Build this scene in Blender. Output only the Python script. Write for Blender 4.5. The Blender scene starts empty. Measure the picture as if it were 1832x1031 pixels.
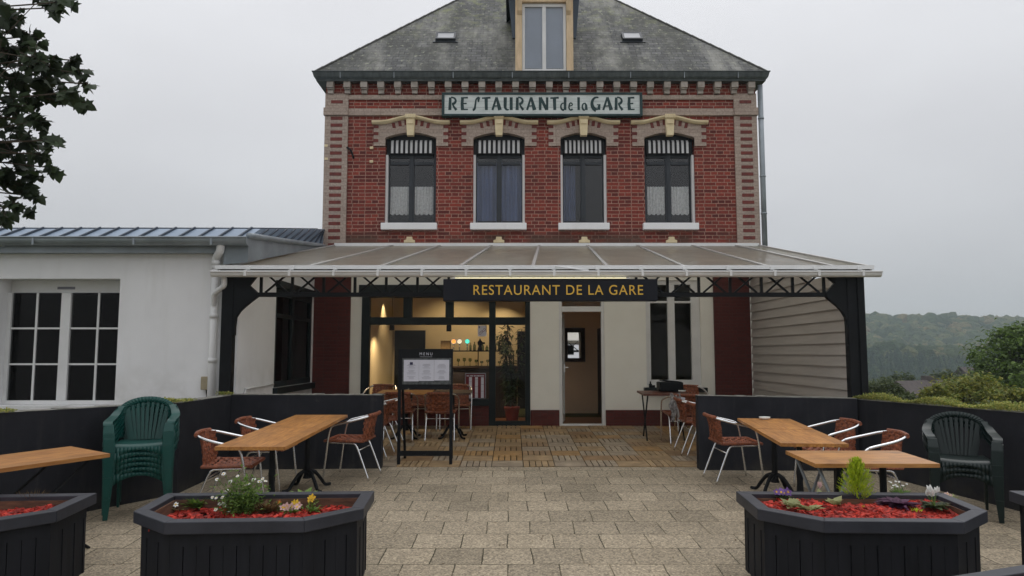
import bpy, math, random
from mathutils import Vector, Matrix, Euler
R = math.radians
rnd = random.Random(7)
C = bpy.context.scene.collection
scene = bpy.context.scene

# ---------------------------------------------------------------- camera
F, CX, CY, EYE = 1300.0, 916.0, 515.5, 1.745
TH = math.atan((632 - CY) / F)
SL = 0.0322                       # the terrace climbs gently towards the house
cam_d = bpy.data.cameras.new('camera')
cam = bpy.data.objects.new('camera', cam_d); C.objects.link(cam)
cam.location = (0, 0, EYE); cam.rotation_euler = (math.pi / 2 + TH, 0, 0)
cam_d.sensor_width = 36; cam_d.lens = F / 1832 * 36
cam_d.clip_start = 0.05; cam_d.clip_end = 4000
scene.camera = cam

# ---------------------------------------------------------------- overcast sky and light
SUN_EL, SUN_ROT = 55, 200
w = bpy.data.worlds.new('World'); scene.world = w; w.use_nodes = True
nt = w.node_tree; nt.nodes.clear()
def N(t, typ, **kw):
    n = t.nodes.new(typ)
    for k, v in kw.items(): setattr(n, k, v)
    return n
wo = N(nt, 'ShaderNodeOutputWorld'); bg = N(nt, 'ShaderNodeBackground')
sky = N(nt, 'ShaderNodeTexSky', sky_type='NISHITA', sun_disc=False)
sky.sun_elevation = R(SUN_EL); sky.sun_rotation = R(SUN_ROT)
tc = N(nt, 'ShaderNodeTexCoord')
mp = N(nt, 'ShaderNodeMapping'); mp.inputs['Scale'].default_value = (1.2, 1.2, 3.0)
nz = N(nt, 'ShaderNodeTexNoise'); nz.inputs['Scale'].default_value = 1.6; nz.inputs['Detail'].default_value = 5
cr = N(nt, 'ShaderNodeValToRGB')
cr.color_ramp.elements[0].position = .3; cr.color_ramp.elements[0].color = (5.75, 5.75, 5.95, 1)
cr.color_ramp.elements[1].position = .72; cr.color_ramp.elements[1].color = (6.55, 6.6, 6.8, 1)
mx = N(nt, 'ShaderNodeMixRGB'); mx.inputs[0].default_value = .95
nt.links.new(tc.outputs['Generated'], mp.inputs[0]); nt.links.new(mp.outputs[0], nz.inputs['Vector'])
nt.links.new(nz.outputs['Fac'], cr.inputs[0])
# an overcast sky is brighter overhead than at the horizon
sx = N(nt, 'ShaderNodeSeparateXYZ'); nt.links.new(tc.outputs['Generated'], sx.inputs[0])
zr = N(nt, 'ShaderNodeMapRange'); zr.inputs[1].default_value = 0.0; zr.inputs[2].default_value = 1.0
zr.inputs[3].default_value = .71; zr.inputs[4].default_value = 2.1
nt.links.new(sx.outputs[2], zr.inputs[0])
mul = N(nt, 'ShaderNodeMixRGB', blend_type='MULTIPLY'); mul.inputs[0].default_value = 1
nt.links.new(cr.outputs[0], mul.inputs[1]); nt.links.new(zr.outputs[0], mul.inputs[2])
nt.links.new(sky.outputs[0], mx.inputs[1]); nt.links.new(mul.outputs[0], mx.inputs[2])
nt.links.new(mx.outputs[0], bg.inputs[0]); bg.inputs[1].default_value = 0.1
nt.links.new(bg.outputs[0], wo.inputs[0])

sd = bpy.data.lights.new('sun', 'SUN'); so = bpy.data.objects.new('sun', sd); C.objects.link(so)
sd.energy = 0.5; sd.angle = R(40); sd.color = (1, .97, .93)
so.rotation_euler = (R(90 - SUN_EL), 0, R(180 - SUN_ROT + 180))
scene.view_settings.view_transform = 'Standard'; scene.view_settings.look = 'None'
scene.view_settings.exposure = 0.12; scene.view_settings.gamma = 1
scene.cycles.max_bounces = 7; scene.cycles.diffuse_bounces = 3; scene.cycles.transparent_max_bounces = 16
scene.cycles.use_denoising = True
scene.cycles.sample_clamp_indirect = 4

# ---------------------------------------------------------------- projection helpers (measured points of the place)
def ray(x, y):
    u = (x - CX) / F; v = -(y - CY) / F; c, s = math.cos(TH), math.sin(TH)
    return u, c - s * v, s + c * v
def at(x, y, Y):
    r = ray(x, y); k = Y / r[1]; return Vector((r[0] * k, Y, EYE + r[2] * k))
def g(Y): return SL * Y

# ---------------------------------------------------------------- materials
def new_mat(name):
    m = bpy.data.materials.new(name); m.use_nodes = True
    t = m.node_tree; t.nodes.clear()
    o = N(t, 'ShaderNodeOutputMaterial'); b = N(t, 'ShaderNodeBsdfPrincipled')
    t.links.new(b.outputs[0], o.inputs[0]); return m, t, b, o
def noise(t, vec, scale, detail=4, rough=.6):
    n = N(t, 'ShaderNodeTexNoise'); n.inputs['Scale'].default_value = scale
    n.inputs['Detail'].default_value = detail; n.inputs['Roughness'].default_value = rough
    if vec is not None: t.links.new(vec, n.inputs['Vector'])
    return n.outputs['Fac']
def ramp(t, fac, stops):
    r = N(t, 'ShaderNodeValToRGB'); e = r.color_ramp.elements
    while len(e) < len(stops): e.new(.5)
    for el, (p, c) in zip(e, stops):
        el.position = p; el.color = (*c, 1) if len(c) == 3 else c
    t.links.new(fac, r.inputs[0]); return r.outputs[0]
def bump(t, b, h, strength=.3, dist=.01):
    n = N(t, 'ShaderNodeBump'); n.inputs['Strength'].default_value = strength; n.inputs['Distance'].default_value = dist
    t.links.new(h, n.inputs['Height']); t.links.new(n.outputs[0], b.inputs['Normal']); return n
def mixc(t, fac, a, b, mode='MIX'):
    n = N(t, 'ShaderNodeMixRGB', blend_type=mode)
    for i, v in ((0, fac), (1, a), (2, b)):
        if isinstance(v, (int, float)): n.inputs[i].default_value = v
        elif isinstance(v, tuple): n.inputs[i].default_value = (*v, 1)
        else: t.links.new(v, n.inputs[i])
    return n.outputs[0]
def ocoord(t, scale=(1, 1, 1), out='Object'):
    tcn = N(t, 'ShaderNodeTexCoord'); m = N(t, 'ShaderNodeMapping'); m.inputs['Scale'].default_value = scale
    t.links.new(tcn.outputs[out], m.inputs[0]); return m.outputs[0]
def M(name, c1, c2=None, scale=6, rough=.6, bmp=0, bscale=60, metal=0, spec=.4, stretch=(1, 1, 1), bdist=.006, island=0, lo=.35, hi=.68):
    m, t, b, o = new_mat(name)
    v = ocoord(t, stretch)
    c2 = c2 or tuple(x * .75 for x in c1)
    col = ramp(t, noise(t, v, scale), [(lo, c2), (hi, c1)])
    if island:
        gm = N(t, 'ShaderNodeNewGeometry')
        f = ramp(t, gm.outputs['Random Per Island'], [(0, (1 - island,) * 3), (1, (1 + island * .6,) * 3)])
        col = mixc(t, 1.0, col, f, 'MULTIPLY')
    t.links.new(col, b.inputs['Base Color'])
    b.inputs['Roughness'].default_value = rough; b.inputs['Metallic'].default_value = metal
    b.inputs['Specular IOR Level'].default_value = spec
    if bmp: bump(t, b, noise(t, v, bscale, 5), bmp, bdist)
    return m

def brick_mat(name, c1, c2, mortar, bw=.225, bh=.0665, ms=.0075, dark=(.05, .03, .025), soot=.35, stain=False):
    m, t, b, o = new_mat(name)
    tcn = N(t, 'ShaderNodeTexCoord'); s = N(t, 'ShaderNodeSeparateXYZ'); t.links.new(tcn.outputs['Object'], s.inputs[0])
    ad = N(t, 'ShaderNodeMath', operation='ADD'); t.links.new(s.outputs[0], ad.inputs[0]); t.links.new(s.outputs[1], ad.inputs[1])
    cb = N(t, 'ShaderNodeCombineXYZ'); t.links.new(ad.outputs[0], cb.inputs[0]); t.links.new(s.outputs[2], cb.inputs[1])
    # slight wobble so that no course is perfectly straight
    wob = N(t, 'ShaderNodeTexNoise'); wob.inputs['Scale'].default_value = 3.5
    t.links.new(cb.outputs[0], wob.inputs['Vector'])
    wv = N(t, 'ShaderNodeVectorMath', operation='MULTIPLY_ADD')
    t.links.new(wob.outputs['Color'], wv.inputs[0]); wv.inputs[1].default_value = (.02, .016, 0); t.links.new(cb.outputs[0], wv.inputs[2])
    def bt(off, sq, f):
        k = N(t, 'ShaderNodeTexBrick'); k.offset = off; k.squash = sq; k.squash_frequency = f
        k.inputs['Scale'].default_value = 1; k.inputs['Brick Width'].default_value = bw; k.inputs['Row Height'].default_value = bh
        k.inputs['Mortar Size'].default_value = ms; k.inputs['Mortar Smooth'].default_value = .25; k.inputs['Bias'].default_value = 0
        k.inputs['Color1'].default_value = (*c1, 1); k.inputs['Color2'].default_value = (*c2, 1); k.inputs['Mortar'].default_value = (*mortar, 1)
        t.links.new(wv.outputs[0], k.inputs['Vector']); return k
    k = bt(.5, .55, 2)
    big = noise(t, cb.outputs[0], 1.3, 5)
    small = noise(t, cb.outputs[0], 28, 3)
    c = mixc(t, ramp(t, small, [(.35, (0, 0, 0)), (.75, (.55, .55, .55))]), k.outputs[0], dark)
    c = mixc(t, ramp(t, big, [(.45, (0, 0, 0)), (.8, (soot,) * 3)]), c, dark)
    if stain:                                    # rain-washed grime on the courses below the window sills
        zz = N(t, 'ShaderNodeMapRange', interpolation_type='SMOOTHSTEP'); zz.inputs[1].default_value = 4.02; zz.inputs[2].default_value = 3.85; t.links.new(s.outputs[2], zz.inputs[0])
        gm = N(t, 'ShaderNodeMath', operation='MULTIPLY'); t.links.new(zz.outputs[0], gm.inputs[0]); t.links.new(ramp(t, noise(t, cb.outputs[0], 1.1, 3), [(.42, (0, 0, 0)), (.6, (.75, .75, .75))]), gm.inputs[1])
        c = mixc(t, gm.outputs[0], c, (.075, .05, .035))
    t.links.new(c, b.inputs['Base Color']); b.inputs['Roughness'].default_value = .75
    b.inputs['Specular IOR Level'].default_value = .3
    inv = N(t, 'ShaderNodeMath', operation='SUBTRACT'); inv.inputs[0].default_value = 1; t.links.new(k.outputs['Fac'], inv.inputs[1])
    bump(t, b, inv.outputs[0], .5, .008)
    return m

def glass_mat(name, tint=(.86, .89, .9), refl=1.0, rough=.02):
    m = bpy.data.materials.new(name); m.use_nodes = True; t = m.node_tree; t.nodes.clear()
    o = N(t, 'ShaderNodeOutputMaterial'); mixs = N(t, 'ShaderNodeMixShader'); tr = N(t, 'ShaderNodeBsdfTransparent')
    gl = N(t, 'ShaderNodeBsdfGlossy'); fr = N(t, 'ShaderNodeFresnel'); fr.inputs[0].default_value = 1.6
    mu = N(t, 'ShaderNodeMath', operation='MULTIPLY'); mu.inputs[1].default_value = refl
    tr.inputs[0].default_value = (*tint, 1); gl.inputs['Roughness'].default_value = rough
    t.links.new(fr.outputs[0], mu.inputs[0]); t.links.new(mu.outputs[0], mixs.inputs[0])
    t.links.new(tr.outputs[0], mixs.inputs[1]); t.links.new(gl.outputs[0], mixs.inputs[2]); t.links.new(mixs.outputs[0], o.inputs[0])
    return m
def emit_mat(name, col, s):
    m, t, b, o = new_mat(name); b.inputs['Base Color'].default_value = (*col, 1)
    b.inputs['Emission Color'].default_value = (*col, 1); b.inputs['Emission Strength'].default_value = s; return m

m_brick = brick_mat('red_brick', (.33, .052, .032), (.125, .02, .016), (.42, .245, .19), stain=True)
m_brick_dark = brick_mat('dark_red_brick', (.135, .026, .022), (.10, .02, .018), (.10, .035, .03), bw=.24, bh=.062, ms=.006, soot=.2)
m_stone = brick_mat('brown_brick', (.50, .405, .335), (.43, .34, .28), (.34, .27, .225), bw=.30, bh=.0665, ms=.005, dark=(.16, .12, .10), soot=.3)
m_redbar = M('red_bar_brick', (.20, .046, .036), (.12, .03, .026), 14, .75, .2)
m_cream = M('cream_stone', (.80, .68, .44), (.66, .54, .33), 5, .75, .2, 40)
m_dentil = M('grey_stone', (.46, .41, .36), (.28, .245, .21), 6, .8, .2)
def render_white():
    m, t, b, o = new_mat('white_render'); v = ocoord(t)
    c = ramp(t, noise(t, v, 1.6, 5), [(.3, (.81, .81, .81)), (.7, (.88, .88, .88))])
    st = noise(t, ocoord(t, (3, 3, .35)), 1.8, 5)
    c = mixc(t, ramp(t, st, [(.52, (0, 0, 0)), (.8, (.4, .4, .4))]), c, (.68, .675, .65))
    s_ = N(t, 'ShaderNodeSeparateXYZ'); t.links.new(v, s_.inputs[0])
    zr_ = N(t, 'ShaderNodeMapRange'); zr_.inputs[1].default_value = 1.7; zr_.inputs[2].default_value = 1.0; t.links.new(s_.outputs[2], zr_.inputs[0])
    dm = N(t, 'ShaderNodeMath', operation='MULTIPLY'); t.links.new(zr_.outputs[0], dm.inputs[0]); t.links.new(ramp(t, noise(t, v, 3, 5), [(.42, (0, 0, 0)), (.7, (.55, .55, .55))]), dm.inputs[1])
    c = mixc(t, dm.outputs[0], c, (.42, .40, .35))
    t.links.new(c, b.inputs['Base Color']); b.inputs['Roughness'].default_value = .85; b.inputs['Specular IOR Level'].default_value = .2
    bump(t, b, noise(t, v, 60, 6, .7), .35, .006); return m
m_white = render_white()
m_white_shade = M('off_white_render', (.89, .875, .80), (.84, .825, .75), 1.8, .8, .12, 90)
m_pvc = M('white_pvc', (.78, .78, .77), (.70, .70, .69), 3, .4)
m_dgrey = M('dark_grey_frame', (.035, .042, .05), (.028, .033, .04), 4, .45)
m_dgreen = M('dark_green_paint', (.016, .023, .024), (.011, .016, .018), 3, .45, spec=.2)
m_black = M('black_paint', (.008, .009, .011), (.006, .007, .008), 5, .55, spec=.18)
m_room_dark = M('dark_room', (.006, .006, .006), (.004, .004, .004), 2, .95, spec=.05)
m_sign_w = M('weathered_white_board', (.66, .70, .68), (.50, .55, .53), 3.5, .7, .15, 40, stretch=(1, 1, 3))
m_letter_g = M('green_lettering', (.02, .055, .055), (.012, .03, .032), 12, .6)
m_gold = M('gold_lettering', (.80, .50, .07), (.70, .42, .055), 8, .45)
m_navy = M('black_sign_panel', (.011, .012, .018), (.008, .009, .014), 2, .45, spec=.2)
def dark_wall():
    m, t, b, o = new_mat('anthracite_masonry_paint'); v = ocoord(t)
    c = ramp(t, noise(t, v, 2.4, 5), [(.3, (.013, .0135, .017)), (.7, (.023, .0235, .029))])
    st = noise(t, ocoord(t, (5, 5, .5)), 2.2, 5)
    c = mixc(t, ramp(t, st, [(.55, (0, 0, 0)), (.8, (.5, .5, .5))]), c, (.045, .045, .046))      # rain runs
    sp = noise(t, v, 9, 5, .7)
    c = mixc(t, ramp(t, sp, [(.62, (0, 0, 0)), (.75, (.35, .35, .35))]), c, (.06, .057, .052))     # scuffs and dust
    s_ = N(t, 'ShaderNodeSeparateXYZ'); t.links.new(v, s_.inputs[0])
    zr_ = N(t, 'ShaderNodeMapRange'); zr_.inputs[1].default_value = .48; zr_.inputs[2].default_value = .24; t.links.new(s_.outputs[2], zr_.inputs[0])
    dm = N(t, 'ShaderNodeMath', operation='MULTIPLY'); t.links.new(zr_.outputs[0], dm.inputs[0]); t.links.new(ramp(t, noise(t, v, 5, 4), [(.4, (0, 0, 0)), (.7, (.6, .6, .6))]), dm.inputs[1])
    c = mixc(t, dm.outputs[0], c, (.075, .067, .052))                                              # splashed dirt at the foot
    t.links.new(c, b.inputs['Base Color']); b.inputs['Roughness'].default_value = .8; b.inputs['Specular IOR Level'].default_value = .2
    bump(t, b, noise(t, v, 70, 5), .3, .006); return m
m_wall_d = dark_wall()
m_capw = M('pale_mortar_edge', (.32, .31, .28), (.16, .16, .14), 9, .9, .3)
m_plant_w = M('anthracite_wood_stain', (.0135, .0145, .019), (.008, .0088, .0115), 3, .65, .2, 30, spec=.22, stretch=(6, 6, .8))
m_plant_rim = M('anthracite_rim_board', (.034, .036, .047), (.021, .0225, .03), 4, .5, .15, 40)
m_liner = M('bare_brown_board', (.16, .08, .045), (.07, .035, .022), 8, .8, .2, stretch=(1, 1, 6))
m_mulch = M('red_mulch', (.56, .045, .024), (.24, .018, .013), 18, .8, .5, 60, island=.55)
m_alu = M('brushed_aluminium', (.88, .89, .9), (.78, .79, .8), 6, .25, metal=1)
m_rattan = M('red_brown_weave', (.36, .11, .045), (.12, .034, .018), 45, .5, .6, 90, island=.3)
m_greenpl = M('green_plastic', (.007, .074, .061), (.005, .056, .048), 4, .38, .05, 40)
m_darkpl = M('dark_green_plastic', (.006, .017, .015), (.004, .011, .010), 4, .4, .05, 40)
m_zinc = M('zinc', (.34, .38, .41), (.24, .27, .29), 2.5, .45, .1, 20, metal=.35)
m_blue_roof = M('blue_grey_zinc_sheet', (.27, .34, .43), (.20, .26, .34), 1.4, .5, metal=.2)
m_seam = M('dark_seam', (.05, .065, .09), (.035, .05, .07), 3, .5)
m_gutter_g = M('mossy_grey_gutter', (.085, .10, .10), (.045, .055, .055), 3, .5, .15, 30, stretch=(4, 4, 1))
m_clad = M('grey_clapboard', (.44, .405, .37), (.38, .35, .32), 2.5, .7, .08, 60, stretch=(.6, .6, 6))
m_beige = M('beige_plaster', (.62, .50, .32), (.56, .45, .28), 1.2, .85)
m_hallwall = M('tan_plaster', (.88, .66, .46), (.82, .60, .41), 1.2, .85)
m_darkwood = M('dark_stained_wood', (.035, .018, .010), (.02, .011, .007), 6, .5, stretch=(1, 1, 8))
m_floorwood = M('brown_floor', (.26, .11, .05), (.17, .07, .03), 5, .4)
m_curtain = M('white_lace', (.88, .88, .86), (.62, .62, .60), 30, .9)
m_bluecur = M('blue_curtain', (.15, .21, .40), (.09, .13, .25), 3, .9, stretch=(8, 8, .4))
m_awn_w = M('white_stripe_cloth', (.62, .62, .62), (.5, .5, .5), 8, .8)
m_awn_b = M('black_stripe_cloth', (.012, .012, .014), (.009, .009, .01), 8, .8)
m_cream_wood = M('cream_painted_timber', (.76, .58, .38), (.60, .45, .28), 5, .65, .2, 30, stretch=(3, 3, .7))
m_sky_sheet = M('painted_sky_reflection', (.48, .54, .64), (.42, .475, .56), 1.2, .8)  # sky reflection of the dormer pane put into a flat colour
m_canopy_fr = M('grey_aluminium_bar', (.50, .49, .46), (.42, .41, .39), 3, .4, metal=.3)
m_paper = M('white_paper', (.62, .62, .68), (.56, .56, .62), 3, .7)
m_ink = M('grey_ink', (.25, .25, .28), (.2, .2, .24), 20, .8)
m_terra = M('red_plastic_pot', (.28, .03, .02), (.2, .02, .015), 4, .5)
m_glass = glass_mat('window_glass')
m_glass_dim = glass_mat('shop_glass', (.96, .97, .96), .16)
m_glass_dark = glass_mat('dark_window_glass', (.6, .6, .6), .2)
m_glass_up = glass_mat('upper_glass', (.985, .99, .995), .8)
m_trunk = M('bark', (.09, .07, .05), (.04, .03, .022), 8, .9, .5, 25, stretch=(3, 3, .6))
def leaf_mat(name, c1, c2, island=.5, transl=.35, rough=.55):
    m, t, b, o = new_mat(name)
    gm = N(t, 'ShaderNodeNewGeometry')
    col = ramp(t, gm.outputs['Random Per Island'], [(0, c2), (1, c1)])
    v = ocoord(t); f = ramp(t, noise(t, v, 2.2, 3), [(.3, (1 - island,) * 3), (.7, (1.15,) * 3)])
    col = mixc(t, 1, col, f, 'MULTIPLY'); t.links.new(col, b.inputs['Base Color'])
    b.inputs['Roughness'].default_value = rough; b.inputs['Specular IOR Level'].default_value = .3
    tl = N(t, 'ShaderNodeBsdfTranslucent'); t.links.new(col, tl.inputs[0])
    ms = N(t, 'ShaderNodeMixShader'); ms.inputs[0].default_value = transl
    t.links.new(b.outputs[0], ms.inputs[1]); t.links.new(tl.outputs[0], ms.inputs[2]); t.links.new(ms.outputs[0], o.inputs[0])
    return m
m_leaf_dark = leaf_mat('maple_leaf', (.05, .08, .032), (.018, .028, .015), .4, .22)
m_leaf_tree = leaf_mat('mid_green_leaf', (.19, .29, .06), (.075, .125, .03))
m_leaf_bush = leaf_mat('dark_bush_leaf', (.14, .175, .06), (.055, .08, .03))
m_leaf_yel = leaf_mat('yellow_green_leaf', (.36, .34, .06), (.14, .20, .04))
m_leaf_lime = leaf_mat('lime_conifer', (.66, .74, .05), (.26, .42, .03), .15, .5)
m_leaf_fresh = leaf_mat('fresh_leaf', (.20, .32, .06), (.09, .16, .03), .2)
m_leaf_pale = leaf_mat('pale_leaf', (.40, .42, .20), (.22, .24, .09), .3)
m_leaf_purple = leaf_mat('purple_leaf', (.17, .06, .13), (.08, .025, .06), .3)
m_leaf_dry = leaf_mat('dry_grass', (.20, .12, .05), (.09, .05, .02), .3)
m_leaf_room = leaf_mat('glossy_room_leaf', (.09, .13, .045), (.03, .045, .018), .3, .25, .3)
m_petal_w = M('white_petal', (.78, .78, .74), (.66, .66, .62), 20, .7)
m_petal_y = M('yellow_petal', (.72, .48, .03), (.62, .35, .02), 20, .7)
m_petal_p = M('pink_petal', (.66, .46, .42), (.52, .32, .30), 20, .7)
m_petal_v = M('violet_petal', (.22, .12, .36), (.12, .06, .2), 20, .7)
m_petal_o = M('orange_petal', (.55, .16, .03), (.45, .10, .02), 20, .7)
m_sedum = leaf_mat('stonecrop_leaf', (.52, .46, .13), (.17, .25, .06), .3)
m_dirt = M('soil', (.06, .045, .03), (.03, .022, .015), 10, .95, .5)

# slate roof: coordinates from the UV map in metres
def slate():
    m, t, b, o = new_mat('slate')
    uv = ocoord(t, out='UV')
    k = N(t, 'ShaderNodeTexBrick'); k.offset = .5
    for n_, v_ in (('Scale', 1), ('Brick Width', .2), ('Row Height', .11), ('Mortar Size', .009), ('Mortar Smooth', .3), ('Bias', 0)):
        k.inputs[n_].default_value = v_
    k.inputs['Color1'].default_value = (.13, .132, .13, 1); k.inputs['Color2'].default_value = (.058, .06, .06, 1); k.inputs['Mortar'].default_value = (.02, .02, .02, 1)
    t.links.new(uv, k.inputs['Vector'])
    st = ocoord(t, (1.0, .28, 1), 'UV')
    streak = noise(t, st, 1.5, 6, .65)
    c = mixc(t, ramp(t, streak, [(.46, (0, 0, 0)), (.62, (.62, .62, .62))]), k.outputs[0], (.36, .355, .31))
    patch = noise(t, ocoord(t, (1, .6, 1), 'UV'), 1.1, 6, .7)
    c = mixc(t, ramp(t, patch, [(.40, (.82, .82, .82)), (.56, (0, 0, 0))]), c, (.034, .036, .027))
    lich = noise(t, uv, 9, 5, .75)
    c = mixc(t, ramp(t, lich, [(.56, (0, 0, 0)), (.68, (.7, .7, .7))]), c, (.40, .41, .29))
    # moss only where it clings, either side of the dormer near the ridge
    s = N(t, 'ShaderNodeSeparateXYZ'); t.links.new(uv, s.inputs[0])
    hi = N(t, 'ShaderNodeMapRange'); hi.inputs[1].default_value = 1.2; hi.inputs[2].default_value = 3.2; t.links.new(s.outputs[1], hi.inputs[0])
    mo = noise(t, uv, 3.2, 6, .7)
    mf = N(t, 'ShaderNodeMath', operation='MULTIPLY'); t.links.new(hi.outputs[0], mf.inputs[0])
    t.links.new(ramp(t, mo, [(.5, (0, 0, 0)), (.66, (.8, .8, .8))]), mf.inputs[1])
    c = mixc(t, mf.outputs[0], c, (.21, .23, .09))
    t.links.new(c, b.inputs['Base Color']); b.inputs['Roughness'].default_value = .7
    inv = N(t, 'ShaderNodeMath', operation='SUBTRACT'); inv.inputs[0].default_value = 1; t.links.new(k.outputs['Fac'], inv.inputs[1])
    bump(t, b, inv.outputs[0], .6, .012); return m
m_slate = slate()

def paver():
    m, t, b, o = new_mat('aggregate_paver')
    v = ocoord(t)
    wob = N(t, 'ShaderNodeTexNoise'); wob.inputs['Scale'].default_value = 1.3; wob.inputs['Detail'].default_value = 3; t.links.new(v, wob.inputs['Vector'])
    wv = N(t, 'ShaderNodeVectorMath', operation='MULTIPLY_ADD'); t.links.new(wob.outputs['Color'], wv.inputs[0]); wv.inputs[1].default_value = (.06, .05, 0); t.links.new(v, wv.inputs[2])
    jit = N(t, 'ShaderNodeTexNoise'); jit.inputs['Scale'].default_value = 40; t.links.new(v, jit.inputs['Vector'])
    wv2 = N(t, 'ShaderNodeVectorMath', operation='MULTIPLY_ADD'); t.links.new(jit.outputs['Color'], wv2.inputs[0]); wv2.inputs[1].default_value = (.012, .012, 0); t.links.new(wv.outputs[0], wv2.inputs[2])
    k = N(t, 'ShaderNodeTexBrick'); k.offset = .5
    for n_, v_ in (('Scale', 1), ('Brick Width', .385), ('Row Height', .40), ('Mortar Size', .006), ('Mortar Smooth', .5), ('Bias', 0)):
        k.inputs[n_].default_value = v_
    k.inputs['Color1'].default_value = (.425, .37, .295, 1); k.inputs['Color2'].default_value = (.305, .267, .212, 1); k.inputs['Mortar'].default_value = (.31, .26, .19, 1)
    t.links.new(wv2.outputs[0], k.inputs['Vector'])
    spk = noise(t, v, 75, 3, .7)
    vo = N(t, 'ShaderNodeTexVoronoi'); vo.inputs['Scale'].default_value = 62; t.links.new(v, vo.inputs['Vector'])
    peb = ramp(t, vo.outputs['Color'], [(0, (.42, .40, .37)), (.5, (.92, .9, .85)), (1, (1.5, 1.45, 1.35))])
    c = mixc(t, .8, k.outputs[0], peb, 'MULTIPLY')
    c = mixc(t, 1, c, ramp(t, spk, [(.3, (.55, .53, .5)), (.7, (1.3, 1.28, 1.22))]), 'MULTIPLY')
    big = noise(t, v, .55, 5, .6)
    c = mixc(t, 1, c, ramp(t, big, [(.3, (.78, .77, .74)), (.7, (1.12, 1.12, 1.12))]), 'MULTIPLY')
    # moss and dirt settle in some joints
    jm = N(t, 'ShaderNodeMath', operation='MULTIPLY'); t.links.new(k.outputs['Fac'], jm.inputs[0])
    t.links.new(ramp(t, noise(t, v, 1.7, 4), [(.36, (.2, .2, .2)), (.56, (1, 1, 1))]), jm.inputs[1])
    c = mixc(t, jm.outputs[0], c, (.04, .034, .018))
    stn = ramp(t, noise(t, v, 1.9, 3), [(.70, (0, 0, 0)), (.76, (.55, .55, .55))])
    c = mixc(t, stn, c, (.11, .095, .08))
    t.links.new(c, b.inputs['Base Color']); b.inputs['Roughness'].default_value = .8; b.inputs['Specular IOR Level'].default_value = .3
    h = N(t, 'ShaderNodeMath', operation='MULTIPLY_ADD'); t.links.new(k.outputs['Fac'], h.inputs[0]); h.inputs[1].default_value = -1.2; t.links.new(vo.outputs['Distance'], h.inputs[2])
    bump(t, b, h.outputs[0], .5, .012); return m
m_paver = paver()
def wood(name, c1, c2, axis='x'):
    m, t, b, o = new_mat(name)
    st = {'x': (1.2, 14, 14), 'y': (14, 1.2, 14)}[axis]
    v = ocoord(t, st)
    gr = noise(t, v, 3, 6, .65)
    big = noise(t, ocoord(t), 5, 3)
    c = ramp(t, gr, [(.3, c2), (.7, c1)])
    c = mixc(t, ramp(t, big, [(.52, (0, 0, 0)), (.72, (.5, .5, .5))]), c, tuple(x * .55 for x in c2))
    gm = N(t, 'ShaderNodeNewGeometry')
    c = mixc(t, 1, c, ramp(t, gm.outputs['Random Per Island'], [(0, (.82,) * 3), (1, (1.1,) * 3)]), 'MULTIPLY')
    t.links.new(c, b.inputs['Base Color']); b.inputs['Roughness'].default_value = .42; b.inputs['Specular IOR Level'].default_value = .45
    bump(t, b, gr, .15, .003); return m
m_table = wood('oiled_oak', (.58, .275, .072), (.27, .10, .025), 'y')
m_table_x = wood('oiled_oak_crosswise', (.58, .285, .08), (.28, .11, .03), 'x')
m_table_dark = wood('dark_table_wood', (.10, .055, .035), (.05, .028, .02), 'x')
m_table_red = wood('red_table_wood', (.16, .055, .03), (.09, .03, .018), 'x')
m_deck = [M('wet_deck_timber_%s' % n_, c_, tuple(x * .62 for x in c_), 6, .5, .3, 50, island=.16) for n_, c_ in (('tan', (.46, .315, .17)), ('brown', (.36, .225, .115)), ('grey', (.43, .34, .24)), ('amber', (.47, .28, .115)))]
def poly_mat():
    m, t, b, o = new_mat('opal_polycarbonate')
    v = ocoord(t)
    c = ramp(t, noise(t, v, 1.1, 5), [(.3, (.44, .405, .36)), (.7, (.56, .52, .47))])
    t.links.new(c, b.inputs['Base Color']); b.inputs['Roughness'].default_value = .7; b.inputs['Specular IOR Level'].default_value = 0
    tl = N(t, 'ShaderNodeBsdfTranslucent'); tl.inputs[0].default_value = (.97, .955, .90, 1)
    ms = N(t, 'ShaderNodeMixShader'); ms.inputs[0].default_value = .93
    t.links.new(b.outputs[0], ms.inputs[1]); t.links.new(tl.outputs[0], ms.inputs[2])
    gl = N(t, 'ShaderNodeBsdfGlossy'); gl.inputs['Roughness'].default_value = .16; frn = N(t, 'ShaderNodeFresnel'); frn.inputs[0].default_value = 1.45
    # rain-dulled sheen, patchy
    pat = N(t, 'ShaderNodeMath', operation='MULTIPLY'); t.links.new(frn.outputs[0], pat.inputs[0]); t.links.new(ramp(t, noise(t, v, 1.7, 5), [(.3, (.25, .25, .25)), (.7, (.52, .52, .52))]), pat.inputs[1])
    m2 = N(t, 'ShaderNodeMixShader'); t.links.new(pat.outputs[0], m2.inputs[0]); t.links.new(ms.outputs[0], m2.inputs[1]); t.links.new(gl.outputs[0], m2.inputs[2])
    t.links.new(m2.outputs[0], o.inputs[0]); return m
m_poly = poly_mat()

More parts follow.
